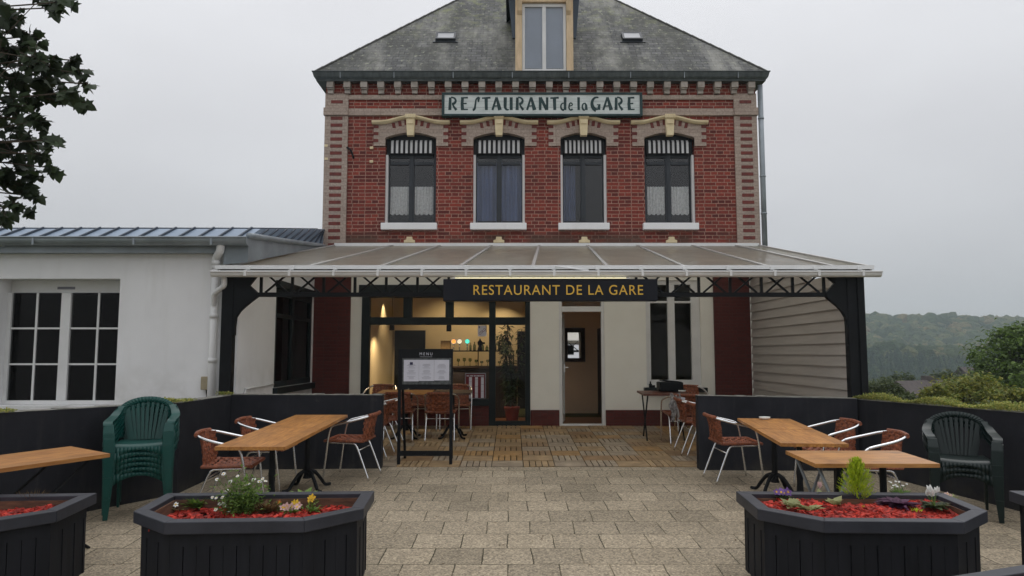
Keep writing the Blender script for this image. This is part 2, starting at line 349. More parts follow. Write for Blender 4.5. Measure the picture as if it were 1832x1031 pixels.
# ---------------------------------------------------------------- mesh builder
class MB:
    def __init__(s): s.v = []; s.f = []; s.m = []; s.uv = []
    def face(s, pts, mi=0, uv=None):
        i = len(s.v); s.v += [tuple(p) for p in pts]; s.f.append(tuple(range(i, i + len(pts)))); s.m.append(mi); s.uv.append(uv)
    def raw(s, vs, fs, mi=0):
        i = len(s.v); s.v += [tuple(p) for p in vs]
        for f in fs: s.f.append(tuple(i + k for k in f)); s.m.append(mi); s.uv.append(None)
    def bx(s, x0, x1, y0, y1, z0, z1, mi=0, rot=None, piv=None):
        vs = [Vector((x, y, z)) for x in (x0, x1) for y in (y0, y1) for z in (z0, z1)]
        if rot is not None:
            p = Vector(piv) if piv is not None else Vector(((x0 + x1) / 2, (y0 + y1) / 2, (z0 + z1) / 2))
            vs = [p + rot @ (q - p) for q in vs]
        s.raw(vs, [(0, 1, 3, 2), (4, 6, 7, 5), (0, 4, 5, 1), (2, 3, 7, 6), (0, 2, 6, 4), (1, 5, 7, 3)], mi)
        return s
    def bar(s, a, b, wx, wz, mi=0, up=(0, 0, 1)):
        a, b = Vector(a), Vector(b); d = (b - a).normalized(); up = Vector(up)
        sd_ = d.cross(up)
        if sd_.length < 1e-4: sd_ = d.cross(Vector((1, 0, 0)))
        sd_.normalize(); u = sd_.cross(d)
        vs = [p + sd_ * i * wx / 2 + u * j * wz / 2 for p in (a, b) for i, j in ((-1, -1), (1, -1), (1, 1), (-1, 1))]
        s.raw(vs, [(3, 2, 1, 0), (4, 5, 6, 7), (0, 1, 5, 4), (1, 2, 6, 5), (2, 3, 7, 6), (3, 0, 4, 7)], mi); return s
    def prism(s, poly, fn, t0, t1, mi=0):
        """polygon (2-D list) swept from t0 to t1; fn(a, b, t) gives the 3-D point"""
        n = len(poly); A = [fn(a, b, t0) for a, b in poly]; B = [fn(a, b, t1) for a, b in poly]
        fs = [tuple(range(n)), tuple(range(2 * n - 1, n - 1, -1))] + [(k, n + k, n + (k + 1) % n, (k + 1) % n) for k in range(n)]
        s.raw(A + B, fs, mi); return s
    def tube(s, pts, r, seg=8, closed=False, mi=0, cap=True):
        pts = [Vector(p) for p in pts]; n = len(pts); rings = []
        rs = r if isinstance(r, (list, tuple)) else [r] * n
        up = None
        for i, p in enumerate(pts):
            if closed: d = pts[(i + 1) % n] - pts[i - 1]
            else: d = pts[min(i + 1, n - 1)] - pts[max(i - 1, 0)]
            d.normalize()
            if up is None:
                up = d.cross(Vector((0, 0, 1)))
                if up.length < .05: up = d.cross(Vector((1, 0, 0)))
            else: up = up - d * up.dot(d)
            up.normalize(); w_ = d.cross(up)
            rings.append([p + (up * math.cos(a) + w_ * math.sin(a)) * rs[i] for a in (2 * math.pi * k / seg for k in range(seg))])
        vs = [q for rg in rings for q in rg]; fs = []
        m_ = n if closed else n - 1
        for i in range(m_):
            j = (i + 1) % n
            for k in range(seg): fs.append((i * seg + k, i * seg + (k + 1) % seg, j * seg + (k + 1) % seg, j * seg + k))
        if cap and not closed: fs += [tuple(range(seg - 1, -1, -1)), tuple((n - 1) * seg + k for k in range(seg))]
        s.raw(vs, fs, mi); return s
    def lathe(s, prof, c=(0, 0, 0), seg=16, mi=0):
        vs = [(c[0] + r * math.cos(2 * math.pi * k / seg), c[1] + r * math.sin(2 * math.pi * k / seg), c[2] + z) for r, z in prof for k in range(seg)]
        n = len(prof); fs = [(i * seg + k, i * seg + (k + 1) % seg, (i + 1) * seg + (k + 1) % seg, (i + 1) * seg + k) for i in range(n - 1) for k in range(seg)]
        fs += [tuple(range(seg - 1, -1, -1)), tuple((n - 1) * seg + k for k in range(seg))]
        s.raw(vs, fs, mi); return s
    def grid(s, fn, nu, nv, mi=0):
        vs = [fn(i / nu, j / nv) for i in range(nu + 1) for j in range(nv + 1)]
        fs = [(i * (nv + 1) + j, (i + 1) * (nv + 1) + j, (i + 1) * (nv + 1) + j + 1, i * (nv + 1) + j + 1) for i in range(nu) for j in range(nv)]
        s.raw(vs, fs, mi); return s
    def build(s, name, mats, parent=None, bevel=0, smooth=False, solid=0, wpos=True):
        me = bpy.data.meshes.new(name); me.from_pydata(s.v, [], s.f)
        if not isinstance(mats, (list, tuple)): mats = [mats]
        for m in mats: me.materials.append(m)
        me.polygons.foreach_set('material_index', s.m)
        if smooth: me.polygons.foreach_set('use_smooth', [True] * len(s.f))
        if any(u for u in s.uv):
            l = me.uv_layers.new(name='UVMap'); k = 0
            for f, u in zip(s.f, s.uv):
                for q in range(len(f)): l.data[k].uv = u[q] if u else (0, 0); k += 1
        me.update()
        o = bpy.data.objects.new(name, me); C.objects.link(o)
        if parent is not None:
            o.parent = parent
            if wpos:
                # parts are modelled in world coordinates; only the root Empty is moved
                if parent.parent is None: o.matrix_parent_inverse = Matrix.Translation(-parent.location)
        if solid: md = o.modifiers.new('solid', 'SOLIDIFY'); md.thickness = solid; md.offset = 0
        if bevel:
            md = o.modifiers.new('bevel', 'BEVEL'); md.width = bevel; md.segments = 2; md.limit_method = 'ANGLE'; md.angle_limit = R(40)
        return o
def tag(o, label=None, cat=None, group=None, kind=None):
    if label: o['label'] = label
    if cat: o['category'] = cat
    if group: o['group'] = group
    if kind: o['kind'] = kind
    return o
def thing(name, label, cat, loc=(0, 0, 0), group=None):
    o = bpy.data.objects.new(name, None); C.objects.link(o); o.location = loc; o.empty_display_size = .2
    return tag(o, label, cat, group)
def struct(o): o['kind'] = 'structure'; return o
def dup(root, loc, rz=0, label=None, group=None, tilt=True, mats=None):
    r = root.copy(); C.objects.link(r); place(r, loc, rz, tilt)
    if label: r['label'] = label
    if group: r['group'] = group
    def cp(src, dst):
        for ch in src.children:
            c = ch.copy(); C.objects.link(c); c.parent = dst
            if mats and c.data:
                for i, sl in enumerate(c.material_slots):
                    if sl.material.name in mats:
                        c.data = c.data.copy(); c.data.materials[i] = mats[sl.material.name]
            cp(ch, c)
    cp(root, r); return r
def place(o, loc, rz=0, tilt=True):
    o.location = loc; o.rotation_mode = 'ZYX'; o.rotation_euler = (math.atan(SL) if tilt else 0, 0, rz)
def text(body, h, mat, name, parent, org, ext=.002, wid=None, center=True, rot=None, space=1.0):
    cu = bpy.data.curves.new(name, 'FONT'); cu.body = body; cu.size = 1; cu.extrude = 0; cu.space_character = space
    to = bpy.data.objects.new(name, cu); C.objects.link(to)
    dg = bpy.context.evaluated_depsgraph_get(); me = bpy.data.meshes.new_from_object(to.evaluated_get(dg))
    C.objects.unlink(to); bpy.data.objects.remove(to)
    xs = [v.co.x for v in me.vertices]; ys = [v.co.y for v in me.vertices]
    x0, x1, y0, y1 = min(xs), max(xs), min(ys), max(ys); s = h / (y1 - y0); sx_ = (wid / (x1 - x0)) if wid else s
    org = Vector(org)
    pts = [Vector(((v.co.x - (x0 + x1) / 2) * sx_, 0, (v.co.y - (y0 + y1) / 2) * s)) for v in me.vertices]
    if rot is not None: pts = [rot @ p for p in pts]
    par = list(range(len(pts)))
    def find(a):
        while par[a] != a: par[a] = par[par[a]]; a = par[a]
        return a
    for p in me.polygons:
        vs = list(p.vertices)
        for a in vs[1:]: par[find(a)] = find(vs[0])
    isl = {}
    for p in me.polygons: isl.setdefault(find(p.vertices[0]), []).append(tuple(p.vertices))
    for fs in isl.values():                                     # every letter a part of its own
        used_v = sorted({i for f in fs for i in f}); idx = {v: k for k, v in enumerate(used_v)}
        mb = MB(); mb.raw([pts[v] + org for v in used_v], [tuple(idx[v] for v in f) for f in fs])
        o = mb.build('letter', mat, parent); md = o.modifiers.new('solid', 'SOLIDIFY'); md.thickness = ext; md.offset = 0
def smooth_path(ctrl, n=6, closed=False):
    P = [Vector(p) for p in ctrl]; out = []; L = len(P)
    rng = range(L) if closed else range(L - 1)
    for i in rng:
        p0 = P[i - 1] if (closed or i > 0) else P[0]; p1 = P[i]; p2 = P[(i + 1) % L]; p3 = P[(i + 2) % L] if (closed or i + 2 < L) else P[-1]
        for k in range(n):
            t = k / n; out.append(.5 * ((2 * p1) + (p2 - p0) * t + (2 * p0 - 5 * p1 + 4 * p2 - p3) * t * t + (3 * p1 - p0 - 3 * p2 + p3) * t ** 3))
    if not closed: out.append(P[-1])
    return out
def rv(): 
    while True:
        v = Vector((rnd.uniform(-1, 1), rnd.uniform(-1, 1), rnd.uniform(-1, 1)))
        if .05 < v.length < 1: return v.normalized()
def leaf(mb, p, d, n, L, W, mi=0, fold=.25):
    """one folded leaf of four faces"""
    d = d.normalized(); s_ = d.cross(n)
    if s_.length < .01: s_ = d.cross(Vector((.3, .5, .8)))
    s_.normalize(); n = s_.cross(d)
    a = p; m1 = p + d * L * .45; tip = p + d * L - n * L * .12
    l1 = m1 + s_ * W * .5 + n * W * fold; r1 = m1 - s_ * W * .5 + n * W * fold
    mb.raw([a, l1, tip, r1, m1], [(0, 4, 1), (4, 2, 1), (0, 3, 4), (4, 3, 2)], mi)
def lobed_leaf(mb, p, d, n, L, mi=0):
    """five lobed leaf with drooping tips"""
    d = d.normalized(); s_ = d.cross(n)
    if s_.length < .01: s_ = d.cross(Vector((.3, .5, .8)))
    s_.normalize(); n = s_.cross(d)
    out = [(0, 0), (.18, .12), (.42, .05), (.36, .28), (.55, .5), (.3, .5), (.22, .72), (.0, 1.0), (-.22, .72), (-.3, .5), (-.55, .5), (-.36, .28), (-.42, .05), (-.18, .12)]
    curl = rnd.uniform(.1, .5); k0 = rnd.uniform(-.3, .3)
    vs = [p + d * L * (.35)] + [p + s_ * x * L + d * y * L - n * L * (curl * (abs(x) * .9 + (y - .35) ** 2) + k0 * x) for x, y in out]
    m_ = len(out); mb.raw(vs, [(0, 1 + k, 1 + (k + 1) % m_) for k in range(m_)], mi)

# ================================================================ THE GROUND, HILLS AND HAZE
def smst(a, b, x):
    t = max(0, min(1, (x - a) / (b - a))); return t * t * (3 - 2 * t)
def hn(x, y):
    return math.sin(x * .013 + 1.3) * math.cos(y * .011 - .4) + .5 * math.sin(x * .031 - y * .022) + .3 * math.sin(x * .07 + y * .05 + 2)
def terrain(x, y):
    base = SL * min(max(y, -40), 23) - .03
    q = max(x - 6.2, y - 23, -x - 14, 0)
    z = base - 1.1 * smst(0, 6, q) - 17 * smst(4, 110, q)
    if y > 100:
        a = x / y
        z += 15 * smst(225, 310, y) + 1.2 * hn(x * 2, y) * smst(180, 300, y)
        z += (24.5 + 1.5 * hn(x * 1.6, y * 1.3) + 1.3 * math.sin(a * 26 + 1.0)) * smst(350, 545, y)
    return z
ys = [-60, -20, 0, 5, 10, 14, 18, 20, 23, 26, 30, 36, 44, 55, 70, 90, 115, 145] + list(range(170, 761, 20)) + [820]
xs = [-700, -400, -250, -150, -80, -50, -30, -20, -14, -10, -4, 0, 3, 5, 6.2, 7.5, 9, 11, 14, 18, 24, 32, 42, 55, 70, 90] + list(range(110, 621, 15)) + [680, 760, 850]
mb = MB(); vs = [(x, y, terrain(x, y)) for y in ys for x in xs]; nx = len(xs)
mb.raw(vs, [(j * nx + i, j * nx + i + 1, (j + 1) * nx + i + 1, (j + 1) * nx + i) for j in range(len(ys) - 1) for i in range(nx - 1)])
m_ground = M('rough_grass', (.085, .095, .035), (.045, .055, .022), 3, .9, .4, 8)
struct(mb.build('ground', m_ground, smooth=True))

# terrace paving and the timber deck in front of the doors
mb = MB()
def gp(x, y, dz): return (x, y, g(y) + dz)
mb.face([gp(-5.6, 2.2, 0.0), gp(5.9, 2.2, 0.0), gp(5.9, 9.4, 0.0), gp(-5.6, 9.4, 0.0)])
mb.face([gp(-6, -4, -.001), gp(6, -4, -.001), gp(6, 2.2, -.001), gp(-6, 2.2, -.001)])
struct(mb.build('terrace_paving', m_paver))
mb = MB()
mb.face([gp(-3.5, 9.4, -.012), gp(4.34, 9.4, -.012), gp(4.34, 13.3, -.012), gp(-3.5, 13.3, -.012)])
struct(mb.build('deck_base', m_dirt))
mb = MB(); T = .405
for j in range(10):
    for i in range(20):
        x0 = -3.5 + i * T; y0 = 9.4 + j * T * .962
        if x0 > 4.0: continue
        hgt = rnd.uniform(.010, .016); mi_ = rnd.choice((0, 0, 1, 2, 2, 3))
        nb = 5
        for k in range(nb):
            a0, a1 = k / nb * T + .007, (k + 1) / nb * T - .007
            if (i + j) % 2: X0, X1, Y0, Y1 = x0 + a0, x0 + a1, y0 + .004, y0 + T * .962 - .006
            else: X0, X1, Y0, Y1 = x0 + .004, x0 + T - .006, y0 + a0 * .962, y0 + a1 * .962
            h0, h1 = g(Y0) + hgt, g(Y1) + hgt
            mb.raw([(X0, Y0, h0 - .03), (X1, Y0, h0 - .03), (X1, Y1, h1 - .03), (X0, Y1, h1 - .03), (X0, Y0, h0), (X1, Y0, h0), (X1, Y1, h1), (X0, Y1, h1)],
                   [(4, 5, 6, 7), (0, 1, 5, 4), (1, 2, 6, 5), (2, 3, 7, 6), (3, 0, 4, 7)], mi_)
struct(mb.build('timber_deck', m_deck))

lt = MB()
for k in range(130):
    x, y = rnd.uniform(-3.4, 3.8), rnd.uniform(5.4, 9.3); a = rnd.uniform(0, 6.28)
    leaf(lt, Vector((x, y, g(y) + .006)), Vector((math.cos(a), math.sin(a), .05)), Vector((0, 0, 1)), rnd.uniform(.012, .04), rnd.uniform(.008, .022))
tag(lt.build('leaf_litter', m_leaf_dry), 'dry leaf scraps scattered over the pale paving', 'leaf litter', kind='stuff')

# ================================================================ THE BRICK HOUSE
D = 13.3
XL, XR, YB = -3.50, 4.58, 21.9
house = thing('brick_house', 'two storey red brick restaurant house with grey slate hipped roof', 'house', (XL, D, g(D)))
WINS = [(-1.89, .475), (-.242, .48), (1.335, .43), (2.94, .47)]
SHOP = (-2.75, .33, .43, 2.98); DOOR = (.86, 1.69, .43, 2.78); GW = (2.45, 3.45, 1.16, 3.08)
def holed(mb, x0, x1, z0, z1, holes, y, depth, mi=0):
    X = sorted({x0, x1} | {h[0] for h in holes} | {h[1] for h in holes}); Z = sorted({z0, z1} | {h[2] for h in holes} | {h[3] for h in holes})
    X = [x for x in X if x0 <= x <= x1]; Z = [z for z in Z if z0 <= z <= z1]
    for a, b in zip(X, X[1:]):
        for c, d in zip(Z, Z[1:]):
            cx, cz = (a + b) / 2, (c + d) / 2
            if any(h[0] < cx < h[1] and h[2] < cz < h[3] for h in holes): continue
            mb.face([(a, y, c), (b, y, c), (b, y, d), (a, y, d)], mi)
            mb.face([(a, y + depth, c), (a, y + depth, d), (b, y + depth, d), (b, y + depth, c)], mi)
    for h in holes:
        a, b, c, d = h; c = max(c, z0); d = min(d, z1)
        if d <= c: continue
        mb.face([(a, y, c), (a, y, d), (a, y + depth, d), (a, y + depth, c)], mi)
        mb.face([(b, y, c), (b, y + depth, c), (b, y + depth, d), (b, y, d)], mi)
        mb.face([(a, y, d), (b, y, d), (b, y + depth, d), (a, y + depth, d)], mi)
        mb.face([(a, y, c), (a, y + depth, c), (b, y + depth, c), (b, y, c)], mi)
mb = MB(); ZM = 3.55
holed(mb, XL, XR, ZM, 6.95, [(c - h, c + h, 4.14, 5.88) for c, h in WINS], D, .32)
mb.face([(XL, D, ZM), (XL, D, 6.95), (XL, YB, 6.95), (XL, YB, ZM)]); mb.face([(XR, D, ZM), (XR, YB, ZM), (XR, YB, 6.95), (XR, D, 6.95)])
mb.face([(XL, YB, .2), (XL, YB, 6.95), (XR, YB, 6.95), (XR, YB, .2)])
mb.face([(XL, D, ZM), (XL, YB, ZM), (XR, YB, ZM), (XR, D, ZM)])
mb.build('brick_wall', m_brick, house)
mb = MB()
holed(mb, XL, XR, .2, ZM, [SHOP, DOOR, GW], D + .003, .3)
mb.face([(XL, D + .003, .2), (XL, D + .003, ZM), (XL, YB, ZM), (XL, YB, .2)]); mb.face([(XR, D + .003, .2), (XR, YB, .2), (XR, YB, ZM), (XR, D + .003, ZM)])
mb.build('rendered_wall', m_white_shade, house)
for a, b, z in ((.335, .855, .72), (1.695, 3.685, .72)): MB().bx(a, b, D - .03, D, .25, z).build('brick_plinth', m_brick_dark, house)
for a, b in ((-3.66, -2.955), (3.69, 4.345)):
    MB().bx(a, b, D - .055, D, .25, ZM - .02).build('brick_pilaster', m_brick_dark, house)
# quoins with red bars
for a, b in ((XL - .004, -3.07), (4.16, XR + .004)):
    mb = MB(); mb.bx(a, b, D - .035, D + .3, 3.62, 6.18); c = (a + b) / 2
    z = 3.70
    while z < 6.1:
        mb.bx(c - .105, c + .115, D - .04, D - .034, z, z + .062, 1); z += .133
    mb.bx(a, b, D - .036, D + .3, 6.32, 6.60)
    mb.bx(c - .105, c + .115, D - .041, D - .034, 6.41, 6.47, 1)
    mb.build('quoin', [m_stone, m_redbar], house)
mb = MB()
mb.bx(-3.07, 4.16, D - .03, D, 6.49, 6.575)
mb.bx(-3.07, 4.16, D - .045, D, 6.18, 6.31)
mb.bx(XL - .025, -3.07, D - .07, D + .3, 6.18, 6.32); mb.bx(4.16, XR + .025, D - .07, D + .3, 6.18, 6.32)
mb.build('string_course', m_stone, house)
n = 26
for k in range(n):
    mb = MB()
    x = XL + .10 + k * (XR - XL - .2) / (n - 1)
    dz = rnd.uniform(-.006, .006)
    mb.bx(x - .062, x + .062, D - .13, D, 6.69 + dz, 6.80); mb.bx(x - .05, x + .05, D - .07, D, 6.595 + dz, 6.655)
    mb.bx(x - .055, x + .055, D - .10, D, 6.662 + dz, 6.688)
    mb.build('dentil', m_dentil, house)
def ring(prof, mb, mi=0):
    pts = []
    for o, z in prof: pts.append([(XL - o, D - o, z), (XR + o, D - o, z), (XR + o, YB + o, z), (XL - o, YB + o, z)])
    for a, b in zip(pts, pts[1:]):
        for k in range(4): mb.face([a[k], a[(k + 1) % 4], b[(k + 1) % 4], b[k]], mi)
mb = MB(); ring([(.0, 6.80), (.15, 6.802), (.155, 6.83), (.165, 6.835), (.19, 6.87), (.205, 6.93), (.205, 6.955), (.222, 6.956), (.222, 6.972), (.19, 6.972), (.185, 6.93), (0, 6.93)], mb)
mb.build('eaves_gutter', m_gutter_g, house)
for x in [-3.2, -2.2, -1.1, .0, 1.05, 2.2, 3.2, 4.2]: MB().bx(x, x + .012, D - .209, D - .19, 6.84, 6.972).build('gutter_joint', m_zinc, house)
# roof
PIT, RO, RZ = 1.07, .19, 6.955
hw = (XR - XL) / 2 + RO; xc = (XL + XR) / 2; za = RZ + hw * PIT
sl = math.hypot(1, PIT)
A, B, Cc, Dd = (XL - RO, D - RO, RZ), (XR + RO, D - RO, RZ), (XR + RO, YB + RO, RZ), (XL - RO, YB + RO, RZ)
ap1, ap2 = (xc, D - RO + hw, za), (xc, YB + RO - hw, za)
mb = MB()
mb.face([A, B, ap1], 0, [(0, 0), (2 * hw, 0), (hw, hw * sl)])
L2 = YB - D + 2 * RO
mb.face([B, Cc, ap2, ap1], 0, [(0, 0), (L2, 0), (L2 - hw, hw * sl), (hw, hw * sl)])
mb.face([Cc, Dd, ap2], 0, [(0, 0), (2 * hw, 0), (hw, hw * sl)])
mb.face([Dd, A, ap1, ap2], 0, [(0, 0), (L2, 0), (L2 - hw, hw * sl), (hw, hw * sl)])
roof = mb.build('roof', m_slate, house)
mb = MB()
for a, b in ((A, ap1), (B, ap1), (Cc, ap2), (Dd, ap2), (ap1, ap2)):
    n_ = 30; a, b = Vector(a), Vector(b)
    for k in range(n_):
        p, q = a.lerp(b, k / n_), a.lerp(b, (k + .97) / n_); mb.tube([p, q], [.022, .03], 6)
mb.build('hip_slates', m_slate, roof)
def roofpt(x, y):
    r = ray(x, y); k = (RZ + PIT * (-(D - RO)) - EYE) / (r[2] - PIT * r[1]); return Vector((r[0] * k, r[1] * k, EYE + r[2] * k))
rn = Vector((0, -PIT, 1)).normalized(); ru = Vector((0, 1, PIT)).normalized()
for x in (798, 1130):
    c = roofpt(x, 69); sk = MB(); gl = MB()
    fn = lambda a, b, t, c=c: c + Vector((1, 0, 0)) * a + ru * b + rn * t
    W_, H_ = .20, .16
    sk.prism([(-W_, -H_), (W_, -H_), (W_, -H_ + .04), (-W_, -H_ + .04)], fn, .0, .07); sk.prism([(-W_, H_ - .04), (W_, H_ - .04), (W_, H_), (-W_, H_)], fn, .0, .07)
    sk.prism([(-W_, -H_ + .04), (-W_ + .04, -H_ + .04), (-W_ + .04, H_ - .04), (-W_, H_ - .04)], fn, 0, .07); sk.prism([(W_ - .04, -H_ + .04), (W_, -H_ + .04), (W_, H_ - .04), (W_ - .04, H_ - .04)], fn, 0, .07)
    sk.prism([(-W_ - .05, -H_ - .05), (W_ + .05, -H_ - .05), (W_ + .05, -H_), (-W_ - .05, -H_)], fn, .0, .02)
    s_ = sk.build('skylight', m_dgrey, roof)
    gl.prism([(-W_ + .035, -H_ + .035), (W_ - .035, -H_ + .035), (W_ - .035, H_ - .035), (-W_ + .035, H_ - .035)], fn, .05, .062)
    gl.build('pane', M('skylight_pane', (.36, .37, .39), (.30, .31, .33), 4, .3), s_)
# dormer
YD = D - .20
mb = MB(); dx0, dx1, dz1 = .062, 1.143, 8.42
mb.bx(dx0, dx0 + .125, YD, YD + .14, 6.95, dz1); mb.bx(dx1 - .125, dx1, YD, YD + .14, 6.95, dz1)
mb.bx(dx0 + .125, dx1 - .125, YD - .01, YD + .14, 8.31, dz1 + .2); mb.bx(dx0, dx1, YD + .002, YD + .142, dz1, 8.75)
for x in (dx0 + .04, dx1 - .13):
    mb.prism([(YD, 8.05), (YD - .05, 8.12), (YD - .10, 8.3), (YD - .28, 8.55), (YD - .28, 8.66), (YD, 8.66)], lambda a, b, t: (t, a, b), x, x + .085)
dorm = mb.build('dormer', m_cream_wood, house)
for x in (dx0 + .02, dx1 - .02):
    mb = MB(); mb.face([(x, YD + .14, 6.95), (x, YD + .14, 8.75), (x, 15.2, 8.75), (x, 15.2, 8.75 - .01), (x, 13.3, 6.95)]); mb.build('cheek', m_slate, dorm)
mb = MB()
cxm = (dx0 + dx1) / 2
for s_ in (-1, 1):
    e = cxm + s_ * .72
    mb.raw([(e, YD - .35, 8.66), (cxm, YD - .35, 9.35), (cxm, 15.9, 9.35), (e, 15.9, 8.66), (e, YD - .35, 8.74), (cxm, YD - .35, 9.43), (cxm, 15.9, 9.43), (e, 15.9, 8.74)],
           [(0, 1, 2, 3), (4, 7, 6, 5), (0, 4, 5, 1), (0, 3, 7, 4)])
    xe = dx0 if s_ < 0 else dx1
    mb.prism([(xe, 7.62), (xe - s_ * -.012, 7.62), (xe + s_ * .05, 7.62), (xe + s_ * .165, 8.7), (xe, 8.7)] if False else [(xe, 7.62), (xe + s_ * .055, 7.62), (xe + s_ * .15, 8.7), (xe, 8.7)],
             lambda a, b, t: (a, t, b), YD + .02, YD + .09)
mb.build('dormer_roof', m_seam, dorm)
mb = MB(); x0, x1 = dx0 + .13, dx1 - .13; z0, z1 = 6.98, 8.30; y0 = YD + .05
mid = (x0 + x1) / 2
for a, b, c, d in ((x0, x0 + .05, z0, z1), (x1 - .05, x1, z0, z1), (mid - .035, mid + .035, z0 + .05, z1 - .06), (x0 + .05, x1 - .05, z1 - .06, z1), (x0 + .05, x1 - .05, z0, z0 + .05)): mb.bx(a, b, y0, y0 + .06, c, d)
wf = mb.build('window', m_pvc, dorm)
mb = MB(); mb.bx(x0 + .04, x1 - .04, y0 + .025, y0 + .031, z0 + .04, z1 - .05); mb.build('pane', m_glass_up, wf)
mb = MB(); mb.grid(lambda u, v: (x0 + .02 + u * (x1 - x0 - .04), y0 + .06 + .003 * math.sin(v * 9), z0 + .03 + v * (z1 - z0 - .05)), 40, 2)  # added sheet behind the pane, standing in for reflected sky
tag(mb.build('reflection_sheet', m_sky_sheet, smooth=True), 'pale grey blue sheet imitating sky reflection in the roof dormer window', 'reflection sheet')

# upper windows
def arch_z(u): return 5.755 + .10 * (1 - u * u)        # u in -1..1
for wi, (c, h) in enumerate(WINS):
    x0, x1 = c - h, c + h; yf = D + .15
    mb = MB()
    for a, b, d, e in ((x0, x0 + .06, 4.14, 5.86), (x1 - .06, x1, 4.14, 5.86), (c - .048, c + .048, 4.14, 5.42), (x0 + .075, x1 - .075, 5.42, 5.86), (x0 + .075, c - .055, 4.14, 4.21), (c + .055, x1 - .075, 4.14, 4.21), (x0 + .075, c - .055, 5.285, 5.34), (c + .055, x1 - .075, 5.285, 5.34)):
        mb.bx(a, b, yf, yf + .06, d, e)
    mb.bx(c - .02, c + .02, yf - .015, yf, 4.2, 5.42)
    fr = mb.build('window', m_dgrey, house)
    MB().bx(x0 + .06, x1 - .06, yf + .03, yf + .036, 4.19, 5.43).build('pane', m_glass_up, fr)
    if wi != 3: MB().bx(x0, x0 + .042, D + .06, D + .15, 4.14, 5.45).build('jamb', m_pvc, fr)
    if wi != 0: MB().bx(x1 - .042, x1, D + .06, D + .15, 4.14, 5.45).build('jamb', m_pvc, fr)
    MB().bx(x0 - .05, x1 + .03, D - .10, D + .16, 4.01, 4.135).build('sill', m_white, fr, bevel=.008)
    # striped valance, scalloped by the slats
    mb = MB(); ns = 19; xa, xb = x0 + .05, x1 - .05
    for k in range(ns):
        a, b = xa + (xb - xa) * k / ns, xa + (xb - xa) * (k + 1) / ns
        low = 5.47 + (.012 if k % 2 else 0)
        mb.raw([(a, D + .10, 5.74), (b, D + .10, 5.74), (b, D + .065, 5.70), (a, D + .065, 5.70), (b, D + .055, low), (a, D + .055, low)], [(0, 1, 2, 3), (3, 2, 4, 5)], k % 2)
    mb.build('striped_valance', [m_awn_b, m_awn_w], fr, solid=.006)
    # brown brick arch
    mb = MB(); n = 14
    pts = [(x0 + (x1 - x0) * k / n, arch_z(-1 + 2 * k / n)) for k in range(n + 1)]
    def hood(u):
        u = abs(u); return 6.005 + .10 * (1 - smst(.05, .78, u))
    ex = h + .22
    top = [(c + ex * (1 - 2 * k / 20), hood(1 - 2 * k / 20) + .01) for k in range(21)]
    for k in range(n):
        ua, ub = pts[k], pts[k + 1]; ha, hb = hood((ua[0] - c) / ex) + .01, hood((ub[0] - c) / ex) + .01
        mb.prism([ua, ub, (ub[0], hb), (ua[0], ha)], lambda a, b, t: (a, t, b), D - .03, D + .1)
    for s_ in (-1, 1):
        xi = c + s_ * h
        zz = 5.60; k = 0
        while zz < 6.0:
            wd = .22 if k % 2 == 0 else .13
            za_, zb_ = zz, min(zz + .0665, 6.01)
            lo, hi = sorted((xi, xi + s_ * wd)); mb.bx(lo, hi, D - .03, D + .1, za_, zb_)
            if k % 2:
                lo, hi = sorted((xi + s_ * .13, xi + s_ * .225)); mb.bx(lo, hi, D - .028, D, za_ + .004, zb_ - .004, 1)
            zz += .0665; k += 1
        for q in (.2, .45, .70):
            u = s_ * q; xx = c + u * h; zt = hood(u * h / ex) - .005
            an = s_ * q * .30
            mb.prism([(xx - .03, zt), (xx + .03, zt), (xx + .03 - an * .1, zt - .10), (xx - .03 - an * .1, zt - .10)], lambda a, b, t: (a, t, b), D - .034, D - .029, 1)
    ar = mb.build('window_arch', [m_stone, m_redbar], house)
    mb = MB(); n = 24; rows = []
    ex2 = h + .25
    for k in range(n + 1):
        u = -1 + 2 * k / n; x = c + u * ex2; z = hood(u)
        rows.append([(x, D - .02, z), (x, D - .07, z + .005), (x, D - .10, z + .035), (x, D - .10, z + .06), (x, D - .02, z + .072)])
    for a, b in zip(rows, rows[1:]):
        for j in range(4): mb.face([a[j], b[j], b[j + 1], a[j + 1]])
    for e in (rows[0], rows[-1]): mb.face(e)
    mb.build('hood_mould', m_cream, ar, smooth=False)
    mb = MB(); fnk = lambda a, b, t: (a, t, b)
    mb.prism([(c - .062, 5.775), (c + .062, 5.775), (c + .085, 6.155), (c - .085, 6.155)], fnk, D - .12, D - .02)
    mb.prism([(c - .095, 6.10), (c + .095, 6.10), (c + .098, 6.175), (c - .098, 6.175)], fnk, D - .145, D - .12)
    for k in range(4): mb.bx(c - .075 + k * .042, c - .05 + k * .042, D - .152, D - .145, 6.11, 6.17)
    mb.bx(c - .06, c + .06, D - .135, D - .12, 5.99, 6.07)
    mb.build('keystone', m_cream, ar, bevel=.008)
    mb = MB(); mb.prism([(c - .10, 3.77), (c + .10, 3.77), (c + .10, 3.815), (c + .055, 3.83), (c + .05, 3.88), (c - .05, 3.88), (c - .055, 3.83), (c - .10, 3.815)], fnk, D - .06, D)
    mb.build('corbel', m_cream, house)
